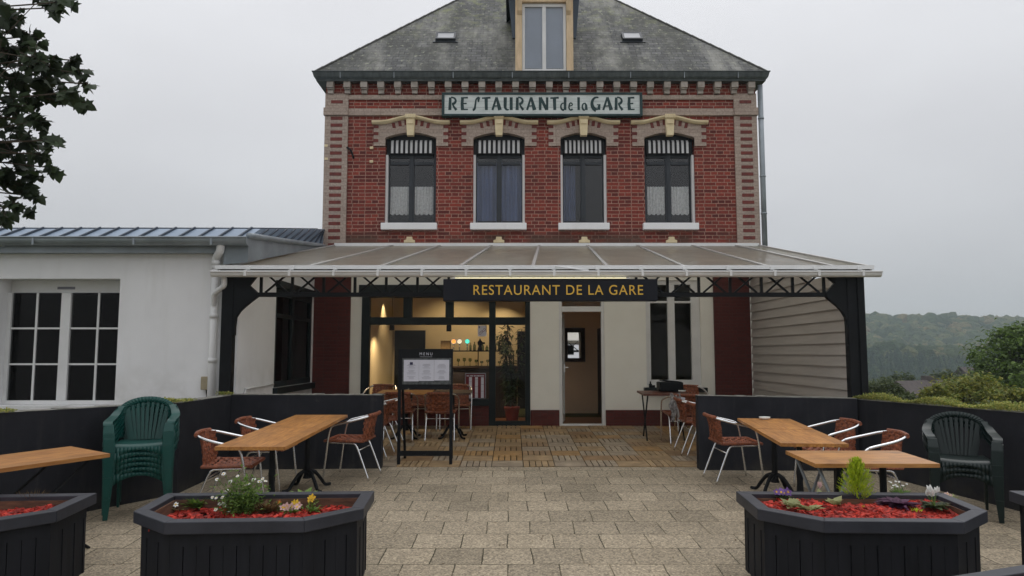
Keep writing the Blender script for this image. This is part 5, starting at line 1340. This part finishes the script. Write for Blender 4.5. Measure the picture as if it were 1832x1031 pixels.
# ---- menu stand
ms = thing('menu_stand', 'black free standing menu stand with three white menu sheets on the deck edge', 'menu stand', (-1.12, 9.53, g(9.53)))
mb = MB()
for x in (-1.462, -.79): mb.bx(x - .02, x + .02, 9.51, 9.545, g(9.53) + .01, 1.80)
mb.build('post', m_black, ms, bevel=.004)
mb = MB()
for x in (-1.44, -.81): mb.bar((x, 9.55, 1.62), (x, 9.95, g(9.95) + .014), .03, .03)
mb.build('rear_leg', m_black, ms)
mb = MB(); mb.bx(-1.442, -.81, 9.512, 9.54, .425, .49); mb.bx(-1.15, -1.11, 9.5, 9.512, .43, .445); mb.build('crossbar', m_black, ms)
MB().bx(-1.442, -.81, 9.508, 9.545, 1.275, 1.80).build('board', m_black, ms)
p0, p1 = at(720, 641, 9.5), at(807, 688, 9.5)
MB().bx(p0.x, p1.x, 9.50, 9.507, p1.z, p0.z).build('cover_frame', M('scuffed_acrylic', (.12, .13, .13), (.035, .04, .04), 22, .3), ms)
for k in range(3):
    a, b = at(722.5 + 27.2 * k, 644, 9.49), at(749 + 27.2 * k, 682.5 - .8 * k, 9.49)
    s_ = MB().bx(a.x, b.x, 9.494, 9.4985, b.z, a.z).build('menu_sheet', m_paper, ms)
    mb = MB(); w_ = b.x - a.x
    for q in range(13):
        zz = a.z - .06 - q * .0155
        if zz < b.z + .02 or (q % 5 == 4): continue
        l = rnd.uniform(.3, .62) * w_; cx_ = (a.x + b.x) / 2; mb.bx(cx_ - l / 2, cx_ + l / 2, 9.492, 9.494, zz, zz + .0035)
    mb.build('printed_line', m_ink, s_)
    if k == 0: MB().bx(a.x + w_ * .4, a.x + w_ * .6, 9.4915, 9.494, a.z - .065, a.z - .030).build('square_emblem', M('navy_print', (.02, .02, .07)), s_)
text('M E N U', .036, m_paper, 'lettering', ms, (-1.12, 9.505, 1.735), .003, .165)
MB().bx(-1.20, -1.04, 9.503, 9.508, 1.695, 1.698).build('underline', m_paper, ms)

# ================================================================ PLANTERS
OUT = [(-.735, .385), (-.735, -.135), (-.42, -.425), (.42, -.425), (.735, -.135), (.735, .385)]
def inset(P, d):
    n = len(P); out = []
    for i in range(n):
        a, b, c = Vector(P[i - 1]), Vector(P[i]), Vector(P[(i + 1) % n])
        u, v = (b - a).normalized(), (c - b).normalized(); nu, nv = Vector((-u.y, u.x)), Vector((-v.y, v.x))
        m_ = (nu + nv); m_ = m_ / (1 + nu.dot(nv)); out.append(tuple(b + m_ * d))
    return out
HP = .577
def make_planter():
    t = thing('planter', 'planter', 'planter')
    mb = MB(); I = inset(OUT, .085); n = 6
    for i in range(n):
        a, b, c, d = OUT[i], OUT[(i + 1) % n], I[(i + 1) % n], I[i]
        mb.prism([a, b, c, d], lambda x, y, z: (x, y, z), HP - .075, HP)
    mb.build('rim', m_plant_rim, t, bevel=.005)
    mb = MB(); Bp = inset(OUT, .045)
    for i in range(n):
        a, b = Vector(Bp[i]), Vector(Bp[(i + 1) % n]); L = (b - a).length; d = (b - a) / L; nn = Vector((-d.y, d.x)); nb = max(3, round(L / .082))
        for k in range(nb):
            p, q = a + d * (L * k / nb + .0022), a + d * (L * (k + 1) / nb - .0022); e = .005 if k % 2 else 0.0
            mb.prism([tuple(p + nn * e), tuple(q + nn * e), tuple(q + nn * .028), tuple(p + nn * .028)], lambda x, y, z: (x, y, z), .035, HP - .16)
        mb.prism([tuple(a), tuple(b), tuple(b + nn * .028), tuple(a + nn * .028)], lambda x, y, z: (x, y, z), HP - .16, HP - .076)
        mb.prism([tuple(a + nn * .02), tuple(b + nn * .02), tuple(b + nn * .03), tuple(a + nn * .03)], lambda x, y, z: (x, y, z), .04, HP - .16)
    mb.build('side_panels', m_plant_w, t)
    mb = MB(); J = inset(OUT, .08); K = inset(OUT, .095)
    for i in range(n): mb.prism([J[i], J[(i + 1) % n], K[(i + 1) % n], K[i]], lambda x, y, z: (x, y, z), .2, HP - .03)
    mb.build('liner', m_liner, t)
    mb = MB()
    for x, y in inset(OUT, .12): mb.bx(x - .03, x + .03, y - .03, y + .03, 0, .05)
    mb.build('foot', m_black, t)
    return t
def add_mulch(t, lvl, n=1500):
    mb = MB(); J = inset(OUT, .085)
    mb.face([(x, y, lvl - .025) for x, y in J], 1)
    done = 0
    while done < n:
        x, y = rnd.uniform(-.7, .7), rnd.uniform(-.4, .35)
        if abs(x) > .645 or y > .295 or y < -.335 or (abs(x) - .42) * .92 > (y + .425) - .1: continue
        done += 1; z = lvl - .012 + .022 * math.sin(x * 7 + 1) * math.cos(y * 9) + rnd.uniform(-.008, .012); r_ = Euler((rnd.uniform(-.5, .5), rnd.uniform(-.5, .5), rnd.uniform(0, 6))).to_matrix()
        l, w_, h_ = rnd.uniform(.014, .032), rnd.uniform(.006, .014), rnd.uniform(.003, .007)
        mb.bx(x - l, x + l, y - w_, y + w_, z - h_, z + h_, 0, r_)
    mb.build('bark_mulch', [m_mulch, m_dirt], t, wpos=False)
pp = make_planter()
place(pp, (-1.712, 4.98, g(4.98)), R(3.0)); pp['label'] = 'dark wooden half octagon planter with white daisies and pansies in front of the left tables'; pp['group'] = 'dark wooden planters'
def planter(x, y, rz, lb, lvl):
    o = dup(pp, (0, 0, 0)); place(o, (x, y, g(y)), R(rz)); o['label'] = lb; o['group'] = 'dark wooden planters'; return o
p2 = planter(2.342, 4.98, -2.0, 'dark wooden half octagon planter with a lime conifer in front of the right tables', .5)
p3 = planter(-3.68, 4.90, 4, 'dark wooden planter cut off by the left edge, holding a tuft of brown grass', .45)
p4 = planter(4.33, 5.0, -2, 'dark wooden planter cut off by the right edge, beside the dark green chair stack', .45)
p5 = planter(2.78, 3.42, 20, 'dark wooden planter at the bottom right corner with only its rim in view', .45)
add_mulch(pp, .478); add_mulch(p2, .525, 2400); add_mulch(p3, .50); add_mulch(p4, .47, 600); add_mulch(p5, .47, 500)

# ================================================================ PLANTS IN THE PLANTERS
def flower(mb, p, r_, mi, n=9, ctr=None, up=Vector((0, -.5, .8))):
    up = (up + rv() * .35).normalized(); a = up.orthogonal().normalized(); b = up.cross(a)
    for k in range(n):
        t_ = 2 * math.pi * k / n + rnd.uniform(-.15, .15); d = a * math.cos(t_) + b * math.sin(t_); leaf(mb, p + d * r_ * .12, (d + up * .15), up, r_, r_ * 2.6 / n + r_ * .2, mi, .08)
    if ctr is not None:
        q = p + up * r_ * .12; mb.raw([q + (a * math.cos(t_) + b * math.sin(t_)) * r_ * .3 for t_ in (2 * math.pi * k / 8 for k in range(8))], [tuple(range(8))], ctr)
def rosette(base, n, L, W, rise, mb, mi=0, rad=.03):
    for k in range(n):
        a = rnd.uniform(0, 6.28); d = Vector((math.cos(a), math.sin(a), rnd.uniform(.1, 1) * rise)); leaf(mb, base + Vector((math.cos(a), math.sin(a), 0)) * rad * rnd.random(), d, Vector((0, 0, 1)), L * rnd.uniform(.6, 1.1), W * rnd.uniform(.7, 1.1), mi, .15)
# white daisy bush
b0 = onp(432, 917, .48); ds = thing('daisy_bush', 'bushy green plant with many small white daisies in the left planter', 'plant', b0)
mb = MB(); st = MB(); fl_ = MB()
for k in range(1100):
    p = b0 + Vector((rnd.gauss(.01, .066), rnd.gauss(0, .055), abs(rnd.gauss(.07, .075)))); d = rv(); d.z = abs(d.z) * .6; leaf(mb, p, d, Vector((0, 0, 1)), rnd.uniform(.022, .046), rnd.uniform(.012, .022))
for px, py in ((400, 848), (425, 852), (412, 862), (454, 858), (464, 862), (475, 861), (470, 857), (444, 866), (388, 858), (406, 878), (414, 885), (436, 883), (424, 889), (398, 890), (387, 891), (380, 890), (401, 899), (393, 902), (417, 902), (423, 906), (386, 912), (410, 915), (391, 923), (402, 905), (430, 900), (438, 895)):
    k = onp(px, py, .48); r = ray(px, py); yy = b0.y + rnd.uniform(-.06, .05); q = Vector((r[0] * yy / r[1], yy, EYE + r[2] * yy / r[1]))
    st.tube(smooth_path([b0 + Vector((rnd.uniform(-.03, .03), 0, 0)), b0.lerp(q, .6) + Vector((0, 0, .02)), q], 3), .0016, 4)
    for j in range(5): leaf(mb, b0.lerp(q, rnd.uniform(.3, .95)) + rv() * .008, rv(), Vector((0, 0, 1)), .022, .008)
    fl_ = MB(); flower(fl_, q, rnd.uniform(.012, .0175), 0, 9, 1); fl_.build('flower', [m_petal_w, m_petal_y], ds)
mb.build('foliage', m_leaf_fresh, ds); st.build('stem', m_leaf_fresh, ds)
def pansy(px, py, h, col, lb, n, sp=.03, pet=.022, lvl=.48, leafm=None, cat='pansy'):
    b = onp(px, py, lvl); t = thing('pansy_plant', lb, cat, b); mb = MB(); rosette(b, 26, .06, .028, .9, mb); 
    for k in range(30): leaf(mb, b + Vector((rnd.gauss(0, .022), rnd.gauss(0, .02), rnd.uniform(0, h * .7))), rv(), Vector((0, 0, 1)), .032, .016)
    mb.build('foliage', leafm or m_leaf_fresh, t)
    st = MB()
    for k in range(n):
        q = b + Vector((rnd.uniform(-sp, sp), rnd.uniform(-.03, .02), h * rnd.uniform(.75, 1.05))); mb = MB(); flower(mb, q, 1.3 * pet * rnd.uniform(.85, 1.1), 0, 5, 1, Vector((0, -1, .5))); st.tube([b, q], .0018, 4); mb.build('flower', [col, m_petal_y], t)
    st.build('stem', m_leaf_fresh, t); return t
pansy(560, 915, .10, m_petal_y, 'pansy with two bright yellow flowers standing tallest in the left planter', 3, .03, .020)
pansy(528, 912, .045, m_petal_y, 'small pale yellow pansy between the pink and the tall yellow ones', 2, .012, .020)
pansy(500, 912, .055, m_petal_o, 'small orange pansy right of the daisy bush', 1, .008, .015)
pansy(520, 918, .05, m_petal_p, 'low clump of pale pink and white pansies at the front rim of the left planter', 10, .06, .019)
def leafy(px, py, lb, mat, n, L, W, rise, lvl, name='leafy_plant', cat='plant', extra=None):
    b = onp(px, py, lvl); t = thing(name, lb, cat, b); mb = MB(); rosette(b, n, L, W, rise, mb); mb.build('foliage', mat, t)
    if extra: extra(b, t)
    return t
leafy(352, 908, 'low green leafy plant at the back left of the left planter', m_leaf_fresh, 170, .10, .045, 1.9, .49)
def oneflower(b, t):
    mb = MB(); flower(mb, b + Vector((.005, -.03, .04)), .022, 0, 6, 1); mb.build('flowers', [m_petal_w, m_petal_y], t)
leafy(316, 912, 'small pale plant with a single white flower at the left end of the left planter', m_leaf_pale, 14, .055, .03, .8, .48, extra=oneflower)
leafy(478, 918, 'brown and green wilted plant right of the daisy bush', m_leaf_dry, 150, .095, .03, 2.0, .49)
leafy(543, 893, 'broad pale green leaf plant against the back board of the left planter', m_leaf_fresh, 14, .12, .07, .9, .50)
b = onp(60, 903, .50); mb = MB()
for k in range(380):
    a = rnd.uniform(0, 6.28); d = Vector((math.cos(a) * .55, math.sin(a) * .5, rnd.uniform(.4, 1.2))); p = b + Vector((math.cos(a) * rnd.uniform(0, .09), math.sin(a) * rnd.uniform(0, .06), 0)); leaf(mb, p, d, Vector((0, 0, 1)), rnd.uniform(.06, .125), .004)
tag(mb.build('grass_tuft', m_leaf_dry), 'tuft of fine brown grass in the left edge planter', 'grass tuft')
# right planter
L2_ = .525
pansy(1402, 893, .055, m_petal_v, 'dark violet pansy clump at the back left of the right planter', 9, .06, .02, L2_ + .02, m_leaf_bush)
for k, (px, py, lb) in enumerate(((1418, 908, 'pale green marbled leaf plant at the left front of the right planter, left of three'), (1448, 914, 'pale green marbled leaf plant at the left front of the right planter, lowest one'), (1493, 903, 'pale green marbled leaf plant left of the lime conifer'))):
    leafy(px, py, lb, m_leaf_pale, 18 if k < 2 else 11, .085, .065, 1.3, L2_ + .01, 'marbled_leaf_plant')
leafy(1470, 893, 'taller marbled leaf plant with a salmon bud in the right planter', m_leaf_pale, 12, .085, .055, 1.5, L2_, 'marbled_leaf_plant', extra=lambda b, t: (lambda m: [leaf(m, b + Vector((-.01, 0, .075)), Vector((-.3 + .2 * q, 0, 1)), Vector((0, -1, 0)), .05, .02) for q in range(4)] and m.build('bud', m_petal_p, t))(MB()))
cb = onp(1535, 897, L2_); cf = thing('conifer', 'small bright lime green cone shaped conifer in the right planter', 'conifer', cb)
MB().tube([cb, cb + Vector((0, 0, .28))], .006, 6).build('stem', m_trunk, cf)
mb = MB()
for k in range(240):                                        # separate upright sprays of scale leaves
    h = (k + rnd.random()) / 240; a = k * 2.4 + rnd.uniform(-.4, .4)
    L = (.128 * math.sin(min(1, h * 2.4 + .55) * 1.57) * (1 - h) ** .75 + .012) * rnd.uniform(.75, 1.2)
    p0 = cb + Vector((0, 0, .0 + h * .27)); d0 = Vector((math.cos(a), math.sin(a), .30 + 1.1 * h)).normalized(); tip = p0 + d0 * L + Vector((0, 0, L * (.18 + .3 * h)))
    for q in range(24):
        f_ = rnd.uniform(.25, 1); p = p0.lerp(tip, f_) + rv() * .010 * (1.2 - f_)
        leaf(mb, p, (d0 + Vector((0, 0, .7)) + rv() * .55), Vector((math.cos(a), math.sin(a), 0)), rnd.uniform(.014, .03), rnd.uniform(.0035, .006))
mb.build('foliage', m_leaf_lime, cf)
leafy(1546, 912, 'tiny yellow green sprout in front of the lime conifer', m_leaf_lime, 14, .04, .014, 1.8, L2_, 'sprout')
leafy(1640, 916, 'tiny yellow green sprout right of the purple leaf plant', m_leaf_lime, 14, .045, .014, 1.8, L2_, 'sprout')
leafy(1606, 905, 'low spreading purple leaved plant in the right planter', m_leaf_purple, 90, .125, .075, .55, L2_ + .015, 'purple_leaf_plant')
def sprig(b, t):
    mb = MB(); st = MB()
    for k in range(12):
        q = b + Vector((rnd.uniform(-.07, .07), rnd.uniform(-.03, .03), rnd.uniform(.06, .11))); st.tube([b, q], .0012, 4); mb = MB(); flower(mb, q, .009, 0, 5); mb.build('flower', m_petal_w, t)
        for j in range(3): leaf(st, b.lerp(q, rnd.uniform(.4, .9)), rv(), Vector((0, 0, 1)), .02, .008)
    st.build('stem', m_leaf_fresh, t)
leafy(1610, 890, 'airy sprig plant with tiny white flowers at the back of the right planter', m_leaf_fresh, 90, .075, .03, 1.6, L2_ + .01, 'sprig_plant', extra=sprig)
def cyc(b, t):
    mb = MB(); st = MB()
    for k in range(8):
        q = b + Vector((rnd.uniform(-.06, .05), rnd.uniform(-.03, .03), rnd.uniform(.06, .11))); st.tube([b, q], .0018, 4)
        mb = MB()
        for j in range(4): leaf(mb, q, Vector((rnd.uniform(-.5, .5), rnd.uniform(-.5, .3), 1)), Vector((0, -1, 0)), .042, .026)
        mb.build('flower', m_petal_w, t)
    st.build('stem', m_leaf_fresh, t)
leafy(1672, 908, 'white cyclamen with dark green leaves at the right end of the right planter', m_leaf_bush, 70, .09, .055, .6, L2_ + .01, 'cyclamen', 'cyclamen', cyc)
pansy(1697, 895, .04, m_petal_p, 'faded salmon flower clump behind the white cyclamen', 5, .03, .014, L2_, m_leaf_pale, 'flower clump')

# ================================================================ TREES
tr_ = thing('maple_tree', 'dark leaved tree whose branches hang into the top left corner', 'tree', (-6.3, 5.4, g(5.4) - .05))
MB().tube(smooth_path([(-6.3, 5.4, .0), (-6.28, 5.38, 1.6), (-6.15, 5.4, 2.8), (-6.2, 5.3, 4.2), (-6.1, 5.35, 6.0)], 5), [.19] * 6 + [.16] * 6 + [.12] * 6 + [.07] * 3, 10).build('trunk', m_trunk, tr_, smooth=True)
mb = MB(); br = MB()
CL = [(8, 40, 28), (30, 30, 20), (52, 65, 24), (20, 90, 34), (60, 105, 30), (90, 110, 18), (30, 140, 34), (75, 140, 30), (108, 128, 14), (95, 165, 20), (125, 165, 16), (145, 185, 10), (128, 108, 12), (145, 132, 12), (155, 150, 6), (20, 190, 36), (60, 180, 24), (25, 230, 30), (70, 215, 22), (95, 250, 14), (45, 250, 26), (10, 270, 30), (70, 275, 16), (92, 300, 12), (35, 290, 24), (60, 310, 16), (10, 320, 24), (40, 335, 20), (65, 350, 10), (25, 365, 16), (50, 375, 10), (8, 385, 12), (85, 2, 14), (105, 4, 14), (120, 0, 8), (95, 14, 6)]
for px, py, rad in CL:
    yy = rnd.uniform(4.7, 5.5); c = at(px, py, yy); rr = rad / 1300 * yy
    root = Vector((-6.2, 5.35, max(2.6, c.z - .4 + rnd.uniform(-.3, .5)))); mid_ = root.lerp(c, .55) + Vector((0, 0, .18))
    bp = smooth_path([root, mid_, c], 5); br.tube(bp, [.022] * 4 + [.012] * 4 + [.005] * 3, 6)
    for p0 in bp[3:]:                                       # leafy side shoots all along the limb
        for k in range(11):
            p = p0 + Vector((rnd.gauss(0, .13), rnd.gauss(0, .16), rnd.gauss(-.03, .14)))
            if p.x / p.y > -.725: continue
            lobed_leaf(mb, p, Vector((rnd.uniform(-.8, .8), rnd.uniform(-.8, .8), rnd.uniform(-1, .1))), Vector((rnd.uniform(-.6, .6), rnd.uniform(-1, .6), 1)), rnd.uniform(.07, .115))
            if k % 4 == 0: br.tube([p0, p], .003, 4)
    for k in range(max(4, int(rad * .92))):
        p = c + rv() * rr * rnd.uniform(.1, 1); d = Vector((rnd.uniform(-.7, .9), rnd.uniform(-.7, .7), rnd.uniform(-1, .15))); n = Vector((rnd.uniform(-.6, .6), -1 + rnd.uniform(-.3, .9), rnd.uniform(-.2, 1)))
        lobed_leaf(mb, p, d, n, rnd.uniform(.06, .108)); 
        br.tube([c, p], .0025, 4)
for k in range(1500):
    v = rv(); p = Vector((-5.9, 5.3, 5.0)) + Vector((v.x * 1.7, v.y * 1.9, v.z * 2.6)) * rnd.uniform(.5, 1)
    if p.x / p.y > -.735 and p.z < 5.4: continue
    lobed_leaf(mb, p, Vector((rnd.uniform(-1, 1), rnd.uniform(-1, 1), -.6)), Vector((rnd.uniform(-.5, .5), rnd.uniform(-1, 1), 1)), rnd.uniform(.08, .13))
br.build('branches', m_trunk, tr_); mb.build('crown', m_leaf_dark, tr_)

def tree(name, lb, cat, x, y, ztop, rx, rz_, nclump, leafL, mat, per=60, trunk=True, group=None, seed=1, flat=.7, gap=.0):
    rn_ = random.Random(seed); zb = terrain(x, y); t = thing(name, lb, cat, (x, y, zb), group)
    cz = ztop - rz_
    tm = MB(); tm.tube(smooth_path([(x, y, zb - .2), (x + .05 * rx, y, zb + (cz - zb) * .5), (x, y, cz), (x - .05 * rx, y, cz + rz_ * .6)], 4), [.09 * rx] * 4 + [.07 * rx] * 4 + [.03 * rx] * 5, 8)
    mb = MB()
    for k in range(nclump):
        while True:
            v = Vector((rn_.uniform(-1, 1), rn_.uniform(-1, 1), rn_.uniform(-1, 1)))
            if .55 < v.length < 1: break
        c = Vector((x + v.x * rx * .88, y + v.y * rx * .88, cz + v.z * rz_ * .88)); rr = rx * rn_.uniform(.16, .34)
        if c.z < zb: continue
        if k % 2 == 0: tm.tube([(x, y, cz - rz_ * .3), tuple(Vector((x, y, cz)).lerp(c, .5) + Vector((0, 0, .05 * rx))), tuple(c)], [.035 * rx, .02 * rx, .006 * rx], 5)
        for q in range(per):
            w_ = Vector((rn_.gauss(0, .5), rn_.gauss(0, .5), rn_.gauss(0, .5) * flat)); p = c + w_ * rr
            d = Vector((rn_.uniform(-1, 1), rn_.uniform(-1, 1), rn_.uniform(-.8, .5))); leaf(mb, p, d, Vector((rn_.uniform(-.4, .4), rn_.uniform(-.4, .4), 1)), leafL * rn_.uniform(.7, 1.3), leafL * rn_.uniform(.45, .75))
    tm.build('trunk', m_trunk, t); mb.build('crown', mat, t); return t
def px2(x, Y): return (x - CX) / F * Y * 1.0
GB = 'trees and bushes below the terrace'
tree('broadleaf_tree', 'big round mid green tree at the right edge above the bushes', 'tree', px2(1822, 26), 26, 3.05, 1.75, 2.0, 120, .17, m_leaf_tree, 95, group=GB, seed=3)
tree('broadleaf_tree', 'mid green tree at the far right edge, lower and right of the big round tree', 'tree', px2(1880, 24), 24, 1.9, 1.6, 1.6, 70, .16, m_leaf_tree, 80, group=GB, seed=4)
tree('shrub', 'yellow green autumn shrub left of the big round tree', 'shrub', px2(1735, 21), 21, 1.22, 1.15, .95, 85, .12, m_leaf_yel, 80, group=GB, seed=5)
tree('shrub', 'yellow green autumn shrub at the right edge in front of the big tree', 'shrub', px2(1815, 19), 19, .85, 1.0, .9, 70, .12, m_leaf_yel, 80, group=GB, seed=6)
tree('shrub', 'low yellow green shrub in front of the grey roofed house', 'shrub', px2(1672, 20), 20, .95, .62, .7, 40, .11, m_leaf_yel, 70, group=GB, seed=7)
tree('shrub', 'dark green shrub right beside the black canopy post', 'shrub', px2(1578, 23), 23, 1.0, .85, .95, 80, .12, m_leaf_bush, 80, group=GB, seed=8)
tree('shrub', 'dark green shrub between the canopy post shrub and the yellow shrubs', 'shrub', px2(1632, 22), 22, .62, .75, .8, 70, .12, m_leaf_bush, 80, group=GB, seed=9)
tree('broadleaf_tree', 'small olive green tree on the slope right of the black canopy post', 'tree', px2(1605, 48), 48, .55, 1.6, 1.7, 50, .26, m_leaf_bush, 60, group=GB, seed=10)
tree('broadleaf_tree', 'dull green tree on the slope behind the grey roofed house', 'tree', px2(1690, 70), 70, .2, 2.6, 2.4, 50, .36, m_leaf_bush, 60, group=GB, seed=11)
tree('broadleaf_tree', 'dull green tree on the slope left of the grey roofed house', 'tree', px2(1560, 75), 75, -.6, 2.4, 2.4, 50, .36, m_leaf_bush, 60, group=GB, seed=12)
tree('broadleaf_tree', 'rust tinged tree on the slope left of the big round tree', 'tree', px2(1740, 64), 64, .35, 2.0, 2.0, 40, .34, m_leaf_yel, 60, group=GB, seed=13)
tree('shrub', 'wide dark shrub filling the gap under the yellow shrubs', 'shrub', px2(1760, 17.5), 17.5, .55, 1.3, .8, 60, .11, m_leaf_bush, 80, group=GB, seed=14)
# houses down the slope
m_tile = M('grey_brown_roof_tile', (.10, .082, .076), (.06, .05, .048), 4, .8, .3, 20)
def cottage(lb, x, y, zr, L, W, rz):
    zb = terrain(x, y) - .5; t = thing('cottage', lb, 'house', (x, y, zb)); rt = Matrix.Rotation(R(rz), 3, 'Z'); o = Vector((x, y, 0))
    T_ = lambda a, b, c: o + rt @ Vector((a, b, c)); ze = zr - W * .42
    mb = MB(); mb.raw([T_(-L / 2, -W / 2, zb), T_(L / 2, -W / 2, zb), T_(L / 2, W / 2, zb), T_(-L / 2, W / 2, zb), T_(-L / 2, -W / 2, ze), T_(L / 2, -W / 2, ze), T_(L / 2, W / 2, ze), T_(-L / 2, W / 2, ze), T_(-L / 2, 0, zr - .05), T_(L / 2, 0, zr - .05)],
        [(0, 1, 5, 4), (1, 2, 6, 9, 5), (2, 3, 7, 6), (3, 0, 4, 8, 7)]); mb.build('wall', m_tile, t)
    mb = MB(); e = .25
    for s_ in (-1, 1): mb.raw([T_(-L / 2 - e, s_ * (W / 2 + e), ze - .2), T_(L / 2 + e, s_ * (W / 2 + e), ze - .2), T_(L / 2 + e, 0, zr), T_(-L / 2 - e, 0, zr)], [(0, 1, 2, 3)])
    r_ = mb.build('roof', m_tile, t, solid=.12)
    a = T_(L * .25, .1, zr); MB().bx(a.x - .3, a.x + .3, a.y - .3, a.y + .3, zr - .5, zr + .3).build('chimney', m_tile, r_)
    mb = MB()
    for q in (-.28, .0, .28): mb.raw([T_(L * q - .45, -W / 2 - .03, ze - 1.9), T_(L * q + .45, -W / 2 - .03, ze - 1.9), T_(L * q + .45, -W / 2 - .03, ze - .7), T_(L * q - .45, -W / 2 - .03, ze - .7)], [(0, 1, 2, 3)])
    mb.build('window', m_dgrey, t, solid=.06)
cottage('grey roofed cottage half hidden among the bushes below the terrace', px2(1640, 46), 46, .0, 4.2, 4.2, 28)
cottage('brown roofed cottage on the slope behind the yellow shrubs', px2(1758, 80), 80, .2, 6.5, 5, 15)

# woods on the far hills, one mass
import bmesh
bm = bmesh.new(); bmesh.ops.create_icosphere(bm, subdivisions=2, radius=1); IV = [v.co.copy() for v in bm.verts]; IF = [tuple(v.index for v in f.verts) for f in bm.faces]; bm.free()
fr = random.Random(11)
def wood_mass(name, lb, mat, area, n, size, pointed=False):
    vs, fs = [], []; c = 0
    while c < n:
        y = fr.uniform(*area[:2]); x = y * fr.uniform(*area[2:]); z = terrain(x, y); s_ = size * fr.uniform(.65, 1.35); c += 1
        hz = s_ * (fr.uniform(1.0, 1.7) if pointed else fr.uniform(.8, 1.25)); i = len(vs)
        for v in IV:
            k = 1 + fr.uniform(-.2, .2)
            if pointed: q = 1 - max(0, v.z) * .75; vs.append((x + v.x * s_ * .6 * q * k, y + v.y * s_ * .6 * q * k, z + s_ * .8 + v.z * hz * k))
            else: vs.append((x + v.x * s_ * k, y + v.y * s_ * k, z + s_ * .5 + v.z * hz * k))
        fs += [tuple(i + a for a in f) for f in IF]
    me = bpy.data.meshes.new(name); me.from_pydata(vs, [], fs); me.materials.append(mat); o = bpy.data.objects.new(name, me); C.objects.link(o)
    tag(o, lb, 'wood', kind='stuff')
def wood_mat(name, stops):
    m, t, b, o = new_mat(name); gm = N(t, 'ShaderNodeNewGeometry'); col = ramp(t, gm.outputs['Random Per Island'], stops)
    col = mixc(t, 1, col, ramp(t, noise(t, ocoord(t), .9, 5), [(.3, (.45,) * 3), (.7, (1.3,) * 3)]), 'MULTIPLY'); t.links.new(col, b.inputs['Base Color']); b.inputs['Roughness'].default_value = .95; b.inputs['Specular IOR Level'].default_value = .1
    bump(t, b, noise(t, ocoord(t), 1.2, 5), 1, 1.2); return m
wood_mass('forest', 'mixed autumn forest covering the far hillside', wood_mat('mixed_wood', [(0, (.03, .055, .022)), (.5, (.06, .09, .032)), (.85, (.13, .135, .05)), (1, (.20, .14, .06))]), (300, 600, .30, 1.0), 5200, 3.7)
wood_mass('conifer_wood', 'dark band of conifers at the foot of the far hill', wood_mat('conifer_wood_green', [(0, (.02, .042, .026)), (.7, (.035, .065, .032)), (1, (.06, .085, .035))]), (228, 305, .25, 1.15), 3600, 2.0, True)
wood_mass('valley_trees', 'small valley trees in front of the conifer band', wood_mat('valley_wood', [(0, (.035, .05, .022)), (.7, (.07, .08, .03)), (1, (.11, .10, .04))]), (95, 225, .3, 1.1), 900, 1.9)

# ================================================================ HAZE
mb = MB(); mb.bx(-760, 860, -70, 830, -40, 62)
m = bpy.data.materials.new('haze'); m.use_nodes = True; t = m.node_tree; t.nodes.clear()
o = N(t, 'ShaderNodeOutputMaterial'); v = N(t, 'ShaderNodeVolumePrincipled'); v.inputs['Color'].default_value = (.78, .90, .95, 1); v.inputs['Density'].default_value = .0007; v.inputs['Anisotropy'].default_value = .2
t.links.new(v.outputs[0], o.inputs['Volume'])
hz = mb.build('haze', m); hz['kind'] = 'stuff'
